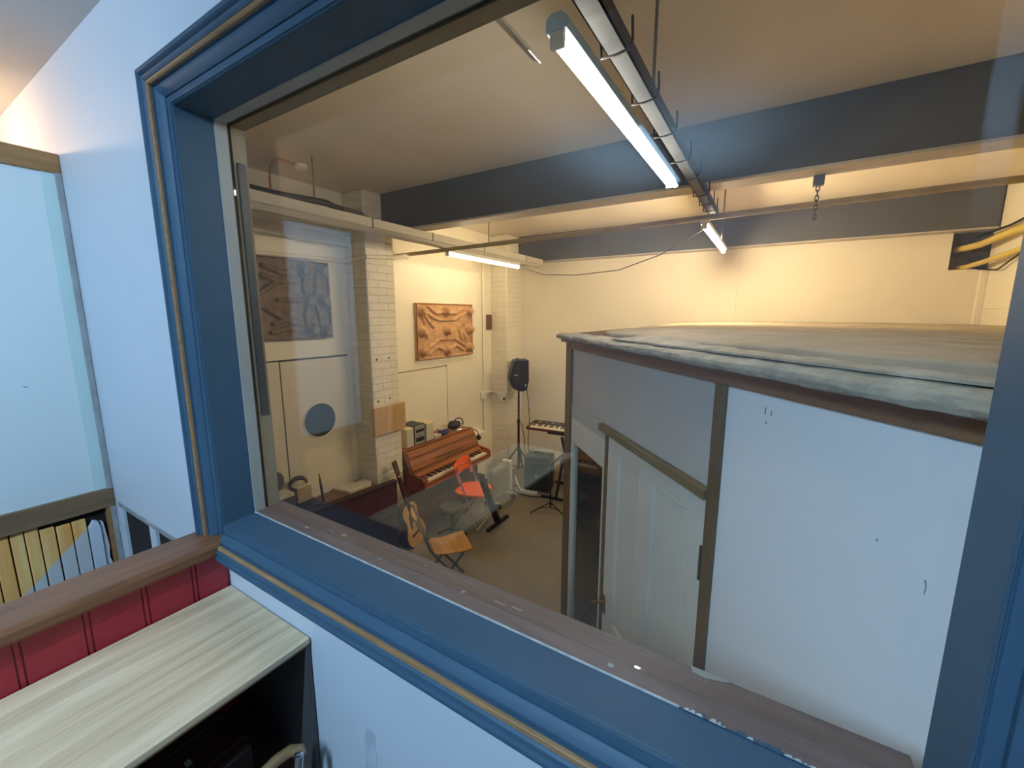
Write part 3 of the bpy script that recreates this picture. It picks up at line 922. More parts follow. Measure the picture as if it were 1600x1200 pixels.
f9 = [(0.09, 0.10), (0.55, 0.085), (1.02, 0.10), (0.09, 0.345), (0.555, 0.35), (1.03, 0.35), (0.09, 0.60), (0.55, 0.60), (1.02, 0.605)]
rg = [[(0.12, 0.60), (0.30, 0.52), (0.40, 0.49), (0.72, 0.49), (0.82, 0.53), (1.0, 0.60)],
      [(0.20, 0.66), (0.36, 0.57), (0.48, 0.59)], [(0.62, 0.59), (0.74, 0.57), (0.9, 0.64)],
      [(0.12, 0.10), (0.28, 0.17), (0.40, 0.235), (0.72, 0.235), (0.84, 0.18), (1.0, 0.10)],
      [(0.22, 0.06), (0.36, 0.145), (0.48, 0.10)], [(0.62, 0.10), (0.74, 0.145), (0.9, 0.07)],
      [(0.98, 0.60), (0.84, 0.48), (0.80, 0.36), (0.86, 0.24), (1.0, 0.12)],
      [(1.02, 0.58), (0.93, 0.47), (0.92, 0.42)], [(1.03, 0.14), (0.94, 0.25), (0.92, 0.30)],
      [(0.12, 0.58), (0.22, 0.47), (0.30, 0.40)], [(0.08, 0.55), (0.14, 0.45)], [(0.10, 0.14), (0.20, 0.25), (0.16, 0.31)]]
pallet((XB, 3.745, 1.955), 1.105, 0.70, f9, rg, M['pallet'], 'orange brown moulded pallet hung above the piano')
f6 = [(0.12, 0.35), (0.12, 0.64), (0.12, 0.08), (0.62, 0.62), (0.64, 0.35), (0.66, 0.08), (0.80, 0.35), (0.80, 0.63), (0.80, 0.07)]
rg1 = [[(0.12, 0.35), (0.36, 0.50), (0.52, 0.58)], [(0.12, 0.35), (0.36, 0.20), (0.56, 0.12)],
       [(0.62, 0.60), (0.60, 0.45), (0.64, 0.35), (0.60, 0.22), (0.62, 0.08)],
       [(0.74, 0.60), (0.72, 0.45), (0.70, 0.36), (0.74, 0.22), (0.76, 0.08)],
       [(0.36, 0.35), (0.64, 0.35)], [(0.24, 0.55), (0.40, 0.505), (0.54, 0.52)],
       [(0.30, 0.14), (0.42, 0.18), (0.54, 0.16)], [(0.25, 0.63), (0.40, 0.585), (0.54, 0.60)], [(0.28, 0.07), (0.42, 0.10), (0.54, 0.09)],
       [(0.12, 0.60), (0.12, 0.42)], [(0.12, 0.28), (0.12, 0.12)]]
pallet((XB, 1.72, 2.285), 0.86, 0.71, f6, rg1, M['palletveil'], 'moulded pallet hung above the porthole door, greyed by a painted glass veil', 0.065)

# plywood board on the near pillar
pb = MB().box(XP + 0.002, XP + 0.045, 2.775, 3.20, 1.27, 1.565)
tag(pb.build('plywood_board', M['ply'], None, 0.003), 'plain plywood board fixed on the brick pillar', 'board')
hb = tag(MB().box(XB + 0.001, XB + 0.02, 5.255, 5.385, 2.285, 2.515).build('hardboard_plate', M['hardboard'], None, 0.002), 'small brown hardboard plate on the wall by the corner pillar', 'plate')
# hatch panel lines above the piano
hp = thing('wall_hatch', 'flush access panel in the wall above the piano', 'hatch', (XB, 3.85, 0.9), kind='structure')
MB().box(XB + 0.001, XB + 0.016, 3.18, 4.30, 0.02, 1.825).build('hatch_panel', M['cream'], hp, 0.002, world=True)
MB().box(XB + 0.0005, XB + 0.006, 4.302, 4.318, 0.02, 1.84).build('shadow_gap', M['darkvoid'], hp, world=True)
MB().box(XB + 0.0005, XB + 0.010, 3.18, 4.318, 1.827, 1.835).build('shadow_gap', M['hardboard'], hp, world=True)
# pipe and wiring by the corner
tag(MB().cyl((XB + 0.02, 5.16, 0.0), (XB + 0.02, 5.16, 3.24), 0.016, n=10).build('wall_pipe', M['cream'], None, smooth=True), 'painted vertical pipe beside the corner pillar', 'pipe')
ss = thing('socket_run', 'white conduit with two socket boxes near the corner pillar', 'socket', (XB, 5.2, 1.30))
MB().box(XB + 0.002, XB + 0.04, 5.08, 5.20, 1.235, 1.345).build('socket_box', M['white'], ss, 0.005, world=True)
MB().tube([(XB + 0.03, 5.20, 1.32), (XB + 0.03, 5.34, 1.32), (XB + 0.05, 5.385, 1.31), (XP - 0.14, 5.385, 1.27)], 0.014, 8).build('conduit', M['white'], ss, world=True, smooth=True)
MB().box(XP - 0.15, XP - 0.025, 5.362, 5.398, 1.18, 1.30).build('socket_box', M['white'], ss, 0.005, world=True)
MB().box(XP - 0.06, XP - 0.035, 5.335, 5.362, 1.20, 1.24).build('plug', M['black'], ss, 0.004, world=True)
ph = MB()
for (y, z) in [(2.88, 2.055), (3.04, 2.058), (2.87, 1.62), (3.03, 1.63)]:
    ph.cyl((XP - 0.004, y, z), (XP + 0.003, y, z), 0.011, n=10)
struct('pillar_holes', ph, M['darkvoid'], 'four dark fixing holes in the brick pillar face', 'hole')
sk = MB().box(XB, XP - 0.3, 4.70, 5.40, 0.0, 0.72)
bxw = tag(MB().box(XB + 0.001, XB + 0.16, 4.62, 5.0, 0.0, 0.78).build('boxed_pipework', M['cream'], None, 0.006), 'low cream boxing against the wall behind the heater', 'boxing')

# ------------------------------------------------------------------ desk, screen and clutter on the left
dk = thing('desk', 'worn wooden desk behind the dark purple screen', 'desk', (-3.45, 2.1, 0))
MB().prism([(-3.70, 1.40), (-3.50, 1.40), (-3.335, 2.79), (-3.70, 2.79)], 2, 0.70, 0.74).build('desk_top', M['deskwood'], dk, 0.004, world=True)
for (x, y) in [(-3.66, 1.45), (-3.54, 1.45), (-3.66, 2.73), (-3.40, 2.73)]:
    MB().box(x - 0.025, x + 0.025, y - 0.025, y + 0.025, 0, 0.70).build('leg', M['deskwood'], dk, world=True)
sc = thing('desk_screen', 'low dark purple upholstered screen in front of the desk', 'screen', (-3.22, 2.9, 0), 0.0)
a = Vector((-3.375, 1.45))
bvec = Vector((-3.195, 2.90))
dv = (bvec - a).normalized()
rot = Matrix.Rotation(math.atan2(dv.y, dv.x), 3, 'Z')
mid = (a + bvec) / 2
MB().obox((mid.x - 0.03, mid.y, 0.40), ((bvec - a).length, 0.055, 0.76), rot).build('padded_panel', M['purple'], sc, 0.018, world=True, seg=4)
MB().obox((mid.x - 0.03, mid.y, 0.785), ((bvec - a).length, 0.075, 0.04), rot).build('top_roll', M['purple'], sc, 0.018, world=True, seg=4)
MB().obox((a.x - 0.03, a.y + 0.1, 0.02), (0.05, 0.30, 0.04), rot).build('foot', M['black'], sc, world=True)
MB().obox((bvec.x - 0.05, bvec.y - 0.1, 0.02), (0.05, 0.20, 0.04), rot).build('foot', M['black'], sc, world=True)


def papers(pts, z, h, label, m='paper'):
    return tag(MB().prism(pts, 2, z, z + h).build('magazine', M[m], None, 0.003), label, 'magazine')


DZ = 0.741
papers([(-3.66, 2.45), (-3.575, 2.785), (-3.47, 2.785), (-3.415, 2.73), (-3.44, 2.49)], DZ, 0.03, 'pale printed magazine lying at the end of the desk')
lp = thing('flat_case', 'flat black case lying on the desk beside a dark rod', 'case', (-3.5, 2.10, DZ))
MB().prism([(-3.68, 2.02), (-3.42, 2.00), (-3.40, 2.17), (-3.68, 2.21)], 2, DZ, DZ + 0.05).build('body', M['black'], lp, 0.005, world=True)
MB().box(-3.56, -3.52, 2.004, 2.012, DZ + 0.015, DZ + 0.03).build('latch', M['chrome'], lp, world=True)
tag(MB().cyl((-3.50, 2.245, DZ), (-3.505, 2.225, 0.985), 0.013, 0.011, 10).cyl((-3.505, 2.225, 0.985), (-3.506, 2.222, 1.03), 0.007, 0.005, 8).build('rod', M['black'], None, smooth=True), 'dark upright rod standing on the desk', 'rod')
bxs = thing('storage_box', 'dark grey box with white papers on top at the window end of the desk', 'box', (-3.59, 1.89, DZ))
MB().box(-3.68, -3.50, 1.80, 1.985, DZ, DZ + 0.17).build('body', M['greycush'], bxs, 0.004, world=True)
MB().prism([(-3.66, 1.81), (-3.505, 1.825), (-3.50, 1.97), (-3.65, 1.98)], 2, DZ + 0.171, DZ + 0.20).build('paper_pad', M['paper'], bxs, 0.002, world=True)
MB().box(-3.4995, -3.498, 1.84, 1.91, DZ + 0.05, DZ + 0.13).build('leaflet', M['paper'], bxs, world=True)
bx2 = thing('cardboard_box', 'cream cardboard box in front of the porthole door', 'box', (-3.61, 2.12, DZ + 0.051))
MB().box(-3.69, -3.56, 2.03, 2.17, DZ + 0.051, DZ + 0.19).build('body', M['box'], bx2, 0.003, world=True)
MB().prism([(-3.692, 2.028), (-3.558, 2.03), (-3.57, 2.172), (-3.692, 2.172)], 2, DZ + 0.19, DZ + 0.20).build('lid', M['paper'], bx2, 0.002, world=True)
cs = thing('roll_cushion', 'grey rounded cushion standing behind the papers by the window', 'cushion', (-3.64, 1.85, DZ + 0.2))
MB().tube([(-3.69, 1.85, DZ + 0.305), (-3.68, 1.85, DZ + 0.305), (-3.61, 1.85, DZ + 0.305), (-3.60, 1.85, DZ + 0.305)], [0.085, 0.10, 0.10, 0.085], 28).build('cover', M['greycush'], cs, smooth=50, world=True)
tag(MB().tube(arc((-3.60, 2.07, DZ + 0.205), 0.075, 0.12, PI - 0.12, 16, (0.25, 0.97, 0), (0, 0, 1)), [0.010 + 0.012 * math.sin(PI * i / 16) for i in range(17)], 10).build('headphones', M['greycush'], None, smooth=True), 'grey headphone band standing on the cream box', 'headphones')

# ------------------------------------------------------------------ piano
pn = thing('upright_piano', 'walnut upright piano with open keyboard against the left wall', 'piano', (-3.4, 3.82, 0))
Y0, Y1 = 3.185, 4.485
prof_c = [(-3.68, 0.0), (-3.68, 0.965), (-3.405, 0.965), (-3.30, 0.74), (-3.135, 0.715), (-3.105, 0.69), (-3.105, 0.60), (-3.16, 0.57), (-3.33, 0.55), (-3.33, 0.0)]
for (a_, b_) in ((Y0, Y0 + 0.035), (Y1 - 0.035, Y1)):
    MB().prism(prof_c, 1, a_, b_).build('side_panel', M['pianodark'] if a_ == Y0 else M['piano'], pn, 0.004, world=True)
MB().box(-3.69, -3.395, Y0 - 0.004, Y1 - 0.06, 0.966, 0.990).build('lid', M['piano'], pn, 0.004, world=True)
up = MB().prism([(-3.425, 0.965), (-3.40, 0.965), (-3.285, 0.735), (-3.31, 0.725)], 1, Y0 + 0.035, Y1 - 0.035)
up.build('front_panel', M['piano'], pn, 0.002, world=True)
# raised border and music ledge on the leaning front
du = Vector((0.115, 0, -0.23)).normalized()
nn = Vector((0.23, 0, 0.115)).normalized()
pf = Vector((-3.40, 0, 0.965))


def on_front(y0, y1, s0, s1, t):
    mb = MB()
    vs = []
    for h in (0.0, t):
        for (y, s) in ((y0, s0), (y1, s0), (y1, s1), (y0, s1)):
            q = pf + du * s + nn * h
            vs.append((q.x, y, q.z))
    mb.add(vs, [(0, 1, 2, 3), (7, 6, 5, 4), (0, 4, 5, 1), (1, 5, 6, 2), (2, 6, 7, 3), (3, 7, 4, 0)])
    return mb


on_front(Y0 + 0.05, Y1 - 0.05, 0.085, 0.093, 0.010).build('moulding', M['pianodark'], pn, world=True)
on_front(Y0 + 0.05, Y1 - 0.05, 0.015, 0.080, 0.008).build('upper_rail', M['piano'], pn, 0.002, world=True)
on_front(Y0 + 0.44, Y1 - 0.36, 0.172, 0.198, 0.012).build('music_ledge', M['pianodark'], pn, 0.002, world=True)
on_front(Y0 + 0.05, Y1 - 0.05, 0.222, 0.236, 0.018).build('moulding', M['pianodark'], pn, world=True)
MB().prism([(-3.31, 0.735), (-3.285, 0.735), (-3.245, 0.700), (-3.245, 0.62), (-3.31, 0.62)], 1, Y0 + 0.035, Y1 - 0.035).build('fallboard', M['piano'], pn, 0.003, world=True)
MB().box(-3.34, -3.125, Y0 + 0.035, Y1 - 0.035, 0.585, 0.645).build('key_bed', M['piano'], pn, 0.003, world=True)
MB().box(-3.126, -3.112, Y0 + 0.035, Y1 - 0.035, 0.585, 0.655).build('key_slip', M['piano'], pn, 0.002, world=True)
KY0, KY1 = Y0 + 0.085, Y1 - 0.085
NK = 50
kw = (KY1 - KY0) / NK
wk, bk = MB(), MB()
for i in range(NK):
    wk.box(-3.255, -3.115, KY0 + i * kw + 0.0008, KY0 + (i + 1) * kw - 0.0008, 0.657, 0.680)
    if i % 7 in (0, 1, 3, 4, 5) and i < NK - 1:
        yb = KY0 + (i + 1) * kw
        bk.box(-3.250, -3.165, yb - 0.0065, yb + 0.0065, 0.678, 0.692)
wk.build('white_keys', M['ivory'], pn, 0.001, world=True)
bk.build('black_keys', M['ebony'], pn, 0.001, world=True)
for (a_, b_) in ((Y0 + 0.035, KY0 - 0.002), (KY1 + 0.002, Y1 - 0.035)):
    MB().box(-3.255, -3.115, a_, b_, 0.645, 0.695).build('key_block', M['piano'], pn, 0.003, world=True)
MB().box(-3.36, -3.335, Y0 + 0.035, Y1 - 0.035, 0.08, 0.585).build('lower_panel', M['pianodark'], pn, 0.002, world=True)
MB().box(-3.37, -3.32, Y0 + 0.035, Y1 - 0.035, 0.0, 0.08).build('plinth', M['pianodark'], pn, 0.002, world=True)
for yy in (3.76, 3.86):
    MB().box(-3.335, -3.25, yy, yy + 0.03, 0.05, 0.062).build('pedal', M['brass'], pn, 0.004, world=True)
MB().tube([(-3.12, 3.235, 0.70), (-3.20, 3.262, 0.702)], 0.004, 6).tube([(-3.12, 3.25, 0.70), (-3.20, 3.275, 0.702)], 0.004, 6).build('latch', M['chrome'], pn, world=True)

# hi-fi on the piano lid
LZ = 0.991


def hifi_box(y0, y1, h, label):
    t = thing('hifi_speaker', label, 'speaker', (-3.55, (y0 + y1) / 2, LZ), group='beige hi-fi speakers on the piano')
    MB().box(-3.665, -3.445, y0, y1, LZ, LZ + h).build('cabinet', M['beige'], t, 0.003, world=True)
    MB().box(-3.446, -3.436, y0 + 0.006, y1 - 0.006, LZ + 0.006, LZ + h - 0.006).build('front_grille', M['heater'], t, 0.002, world=True)
    return t


hifi_box(3.275, 3.395, 0.225, 'beige hi-fi speaker at the pillar end of the piano lid')
hifi_box(3.60, 3.735, 0.225, 'beige hi-fi speaker right of the silver stereo on piano')
st = thing('mini_stereo', 'silver and black mini stereo between two beige speakers', 'stereo', (-3.55, 3.49, LZ))
MB().box(-3.665, -3.450, 3.400, 3.590, LZ, LZ + 0.235).build('body', M['black'], st, 0.004, world=True)
MB().box(-3.451, -3.440, 3.415, 3.575, LZ + 0.005, LZ + 0.228).build('front_panel', M['silver'], st, 0.003, world=True)
MB().box(-3.441, -3.436, 3.43, 3.56, LZ + 0.150, LZ + 0.180).build('display', M['black'], st, world=True)
MB().box(-3.441, -3.436, 3.43, 3.56, LZ + 0.035, LZ + 0.085).build('cassette_door', M['black'], st, 0.002, world=True)
MB().cyl((-3.441, 3.50, LZ + 0.115), (-3.428, 3.50, LZ + 0.115), 0.018, n=16).build('volume_knob', M['silver'], st, world=True)
for yy in (3.44, 3.465, 3.535, 3.555):
    MB().cyl((-3.441, yy, LZ + 0.205), (-3.434, yy, LZ + 0.205), 0.007, n=10).build('button', M['silver'], st, world=True)
tag(MB().prism([(-3.52, 3.76), (-3.43, 3.74), (-3.43, 3.86), (-3.51, 3.88)], 2, LZ, LZ + 0.035).build('book', M['paper'], None, 0.003), 'cream book lying on the piano lid', 'book')


def blob(mb, c, r, seed=0.0, n=(14, 10)):
    base = len(mb.v)
    for i in range(n[1] + 1):
        th = PI * i / n[1]
        for k in range(n[0]):
            ph_ = 2 * PI * k / n[0]
            d = Vector((math.sin(th) * math.cos(ph_), math.sin(th) * math.sin(ph_), math.cos(th)))
            w = 1 + 0.22 * noise.noise(d * 1.7 + Vector((seed, seed, 0)))
            mb.v.append((c[0] + d.x * r[0] * w, c[1] + d.y * r[1] * w, c[2] + d.z * r[2] * w))
    for i in range(n[1]):
        for k in range(n[0]):
            k2 = (k + 1) % n[0]
            mb.f.append((base + i * n[0] + k, base + (i + 1) * n[0] + k, base + (i + 1) * n[0] + k2, base + i * n[0] + k2))
    return mb


tag(blob(MB(), (-3.475, 3.945, LZ + 0.030), (0.055, 0.095, 0.030), 2.1).build('pouch', M['indigo'], None, smooth=True), 'indigo pouch lying on the piano lid', 'pouch')
tag(MB().box(-3.55, -3.48, 3.90, 4.04, LZ + 0.056, LZ + 0.072).build('gadget', M['silver'], None, 0.006), 'small silver gadget resting on the indigo pouch', 'gadget')
bgk = thing('black_bag', 'crumpled black bag at the right end of the piano lid', 'bag', (-3.52, 4.22, LZ))
blob(MB(), (0, 0, 0.058), (0.075, 0.11, 0.056), 5.3).build('body', M['black'], bgk, smooth=True)
MB().tube(arc((0.0, 0.09, 0.06), 0.075, -0.4, PI * 0.9, 12, (0.3, 0.95, 0), (0, 0, 1)), 0.008, 8).build('strap', M['black'], bgk, smooth=True)
tag(MB().tube([(-3.40, 4.15, LZ + 0.012), (-3.43, 4.10, LZ + 0.012), (-3.47, 4.08, LZ + 0.012), (-3.50, 4.11, LZ + 0.012), (-3.47, 4.16, LZ + 0.012), (-3.42, 4.20, LZ + 0.012), (-3.41, 4.26, LZ + 0.012)], 0.005, 6).build('cable', M['chrome'], None, smooth=True), 'pale cable loop in front of the black bag', 'cable')
hk = thing('headphones', 'black headphones hanging at the right end of the piano', 'headphones', (-3.40, 4.50, 0.80))
MB().tube(arc((0, 0.012, 0.06), 0.07, 0, PI, 14, (1, 0, 0), (0, 0, 1)), 0.007, 8).build('headband', M['black'], hk, smooth=True)
for sx in (-0.07, 0.07):
    MB().tube([(sx, -0.006, 0.03), (sx, 0.002, 0.03), (sx, 0.022, 0.03), (sx, 0.030, 0.03)], [0.03, 0.038, 0.038, 0.03], 16).build('ear_cup', M['black'], hk, smooth=50)

# ------------------------------------------------------------------ guitar, facing +X and leaning back on the pillar
gt = thing('acoustic_guitar', 'acoustic guitar leaning upright by the purple screen', 'guitar', (-3.11, 3.11, 0), math.radians(11))
gm = Matrix.Rotation(math.radians(-12.5), 4, 'Y') @ Matrix.Rotation(math.radians(7), 4, 'X')


def gt_mb(mb):
    mb.v = [tuple(gm @ Vector(q)) for q in mb.v]
    return mb


# outline in (y, z), body length .49
half = [(0.0, 0.0), (0.06, 0.003), (0.12, 0.02), (0.165, 0.06), (0.183, 0.11), (0.180, 0.16), (0.155, 0.21), (0.125, 0.25), (0.117, 0.285), (0.122, 0.33), (0.138, 0.37), (0.140, 0.41), (0.125, 0.45), (0.09, 0.475), (0.045, 0.487), (0, 0.49)]
half = [(y * 0.93, z) for y, z in half]
outline = [(y, z) for y, z in half] + [(-y, z) for y, z in half[-2:0:-1]]
zb = 0.004
o3 = [(y, z + zb) for y, z in outline]
gt_mb(MB().prism(o3, 0, -0.095, -0.006)).build('body', M['mahog'], gt, 0.004)
gt_mb(MB().prism([(y * 0.985, (z - 0.25) * 0.985 + 0.25) for y, z in o3], 0, -0.006, 0.0)).build('soundboard', M['spruce'], gt, 0.001)
hr = MB().cyl((0.0, 0, 0.335), (0.0016, 0, 0.335), 0.058, n=32)
gt_mb(hr).build('rosette', M['mahog'], gt)
gt_mb(MB().cyl((0.0016, 0, 0.335), (0.0024, 0, 0.335), 0.047, n=32)).build('sound_hole', M['ebony'], gt)
gt_mb(MB().box(0.0, 0.009, -0.085, 0.085, 0.135, 0.160)).build('bridge', M['mahog'], gt, 0.003)
gt_mb(MB().prism([(-0.028, 0.36), (0.028, 0.36), (0.022, 0.82), (-0.022, 0.82)], 0, 0.0025, 0.010)).build('fretboard', M['ebony'], gt, 0.001)
gt_mb(MB().prism([(-0.026, 0.485), (0.026, 0.485), (0.021, 0.83), (-0.021, 0.83)], 0, -0.020, 0.0025)).build('neck', M['mahog'], gt, 0.006)
gt_mb(MB().box(0.003, 0.013, -0.023, 0.023, 0.818, 0.826)).build('nut', M['ivory'], gt)
hm = MB().prism([(-0.022, 0.826), (0.022, 0.826), (0.034, 0.85), (0.036, 0.985), (0.022, 1.0), (-0.022, 1.0), (-0.036, 0.985), (-0.034, 0.85)], 0, -0.012, 0.006)
gt_mb(hm).build('headstock', M['mahog'], gt, 0.003)
for i in range(3):
    for sgn in (-1, 1):
        z = 0.868 + i * 0.042
        gt_mb(MB().cyl((-0.003, sgn * 0.034, z), (-0.003, sgn * 0.052, z), 0.004, n=8).box(-0.009, 0.003, sgn * 0.056 - 0.007, sgn * 0.056 + 0.007, z - 0.008, z + 0.008)).build('tuning_peg', M['ivory'], gt)
stg = MB()
for i in range(6):
    y = (i - 2.5) * 0.0085
    stg.cyl((0.011, y, 0.148), (0.0125, y * 0.8, 0.822), 0.0006, n=5)
gt_mb(stg).build('strings', M['chrome'], gt)
gt_mb(MB().prism([(-0.02 + 0.0, 0.30), (-0.055, 0.33), (-0.075, 0.27), (-0.06, 0.20), (-0.03, 0.23)], 0, 0.0, 0.0012)).build('scratch_plate', M['mahog'], gt)

# ------------------------------------------------------------------ orange folding chair (local: faces +X)
oc = thing('folding_chair', 'orange plastic folding chair at the piano keys', 'chair', (-2.885, 3.79, 0), math.radians(14))
HW = 0.185
for sg in (-1, 1):
    MB().tube([(-0.125, sg * HW, 0.765), (-0.10, sg * HW, 0.66), (0.11, sg * HW, 0.010)], 0.010, 8).build('front_leg', M['chrome'], oc, smooth=True)
    MB().tube([(0.10, sg * (HW - 0.022), 0.43), (-0.20, sg * (HW - 0.022), 0.010)], 0.009, 8).build('rear_leg', M['chrome'], oc, smooth=True)
MB().cyl((0.113, -HW, 0.010), (0.113, HW, 0.010), 0.010, n=8).build('floor_bar', M['chrome'], oc)
MB().cyl((-0.203, -HW + 0.02, 0.010), (-0.203, HW - 0.02, 0.010), 0.009, n=8).build('floor_bar', M['chrome'], oc)


def seat_fn(u, v):
    x = -0.19 + u * 0.37
    w = 0.205 - 0.055 * abs(2 * u - 1) ** 3.0 - (0.03 if u < 0.2 else 0) * (1 - u / 0.2)
    y = (v * 2 - 1) * w
    z = 0.452 - 0.018 * math.sin(PI * u) * (1 - (2 * v - 1) ** 2) - 0.02 * max(0, u - 0.85) / 0.15
    return (x, y, z)


MB().sheet(seat_fn, 16, 16, (0, 0, -0.022)).build('seat', M['orange'], oc, 0.006, smooth=50)


def back_grid(y0, y1, z0, z1):
    def fn(u, v):
        y = y0 + (y1 - y0) * u
        z = z0 + (z1 - z0) * v
        bow = 0.028 * (1 - (y / 0.21) ** 2)
        return (-0.118 - bow - (z - 0.70) * 0.28, y, z + 0.012 * (1 - (y / 0.21) ** 2))
    return fn


bb = MB()
bb.sheet(back_grid(-0.205, 0.205, 0.725, 0.785), 16, 3, (-0.016, 0, 0))
bb.sheet(back_grid(-0.205, 0.205, 0.650, 0.695), 16, 3, (-0.016, 0, 0))
bb.sheet(back_grid(-0.205, -0.115, 0.693, 0.727), 4, 2, (-0.016, 0, 0))
bb.sheet(back_grid(0.115, 0.205, 0.693, 0.727), 4, 2, (-0.016, 0, 0))
bb.sheet(back_grid(-0.205, -0.165, 0.57, 0.652), 3, 3, (-0.016, 0, 0))
bb.sheet(back_grid(0.165, 0.205, 0.57, 0.652), 3, 3, (-0.016, 0, 0))
bb.build('backrest', M['orange'], oc, 0.003, smooth=50)
for sg in (-1, 1):
    MB().cyl((-0.06, sg * HW - 0.012, 0.435), (-0.06, sg * HW + 0.012, 0.435), 0.011, n=10).build('pivot_bolt', M['chrome'], oc)

# ------------------------------------------------------------------ wooden seated folding chair (faces local +X)
wc = thing('folding_chair', 'metal folding chair with varnished plywood seat by the window sill', 'chair', (-2.335, 2.70, 0), math.radians(54))


def wseat(u, v):
    x = -0.165 + 0.335 * u
    w = 0.135 + 0.045 * u - 0.02 * max(0, (u - 0.85) / 0.15) ** 2
    return (x, (2 * v - 1) * w, 0.452 - 0.012 * math.sin(PI * u) + 0.004 * u)


MB().sheet(wseat, 14, 10, (0, 0, -0.012)).build('seat', M['seatply'], wc, 0.003, smooth=50)
for sg in (-1, 1):
    MB().tube([(-0.30, sg * 0.165, 0.80), (-0.275, sg * 0.165, 0.72), (-0.21, sg * 0.165, 0.52), (-0.155, sg * 0.165, 0.43), (0.17, sg * 0.17, 0.012)], 0.011, 8).build('front_leg', M['greymetal'], wc, smooth=True)
    MB().tube([(0.10, sg * 0.145, 0.43), (-0.26, sg * 0.15, 0.012)], 0.010, 8).build('rear_leg', M['greymetal'], wc, smooth=True)
MB().cyl((-0.20, -0.15, 0.09), (-0.20, 0.15, 0.09), 0.008, n=8).build('stretcher', M['greymetal'], wc)
MB().cyl((0.11, -0.17, 0.09), (0.11, 0.17, 0.09), 0.008, n=8).build('stretcher', M['greymetal'], wc)


def wback(u, v):
    y = (2 * u - 1) * 0.178
    z = 0.67 + 0.12 * v
    return (-0.252 - (z - 0.67) * 0.36 - 0.03 * (1 - (y / 0.178) ** 2), y, z)


MB().sheet(wback, 12, 4, (-0.010, 0, 0)).build('backrest', M['seatply'], wc, 0.003, smooth=50)

# ------------------------------------------------------------------ stool
so = thing('stool', 'low round dark stool between guitar and orange chair', 'stool', (-2.93, 3.44, 0))
MB().lathe([(0.01, 0.315), (0.125, 0.315), (0.140, 0.325), (0.143, 0.345), (0.132, 0.362), (0.0, 0.366)], n=32).build('seat', M['greycush'], so, smooth=50)
MB().cyl((0, 0, 0.06), (0, 0, 0.32), 0.018, n=14).build('column', M['blackmetal'], so, smooth=True)
for k in range(4):
    a = k * PI / 2 + 0.5
    MB().tube([(0, 0, 0.085), (0.08 * math.cos(a), 0.08 * math.sin(a), 0.06), (0.17 * math.cos(a), 0.17 * math.sin(a), 0.012)], [0.016, 0.014, 0.012], 8).build('leg', M['blackmetal'], so, smooth=True)

# ------------------------------------------------------------------ black column stand with T foot beside the orange chair
ts = thing('column_stand', 'black twin post stand with flat foot beside orange chair', 'stand', (-2.620, 3.92, 0))
MB().bar((0.0, -0.22, 0.018), (0.0, 0.22, 0.018), 0.045, 0.030).build('foot', M['blackmetal'], ts, 0.006)
for sx in (-0.028, 0.028):
    MB().bar((sx, 0.0, 0.03), (sx - 0.01, -0.33, 0.74), 0.030, 0.036, (0, 1, 0)).build('post', M['blackmetal'], ts, 0.004)
MB().bar((-0.06, -0.345, 0.745), (0.05, -0.345, 0.745), 0.04, 0.03).build('cross_bar', M['blackmetal'], ts, 0.004)
for sx in (-0.07, 0.055):
    MB().cyl((sx, -0.31, 0.69), (sx + 0.02, -0.31, 0.69), 0.014, n=12).build('knob', M['chrome'], ts)

# ------------------------------------------------------------------ oil heater
rd = thing('oil_heater', 'cream finned oil heater beside the piano', 'heater', (-2.94, 4.43, 0), math.radians(4))
for i in range(9):
    y = -0.20 + i * 0.048
    fin = [(-0.028, 0.10), (0.028, 0.10), (0.036, 0.13), (0.036, 0.49), (0.028, 0.52), (-0.028, 0.52), (-0.036, 0.49), (-0.036, 0.13)]
    MB().prism(fin, 1, y, y + 0.010).build('fin', M['heater'], rd, 0.003)
for z in (0.14, 0.46):
    MB().cyl((0, -0.20, z), (0, 0.20, z), 0.020, n=10).build('oil_pipe', M['heater'], rd)
MB().box(-0.068, 0.068, 0.20, 0.265, 0.10, 0.53).build('control_box', M['heater'], rd, 0.012)
for y in (-0.17, 0.20):
    MB().bar((-0.10, y, 0.075), (0.10, y, 0.075), 0.03, 0.012).build('foot', M['heater'], rd, 0.003)
    for x in (-0.10, 0.10):
        MB().cyl((x, y - 0.012, 0.035), (x, y + 0.012, 0.035), 0.034, n=14).build('castor', M['blackmetal'], rd)

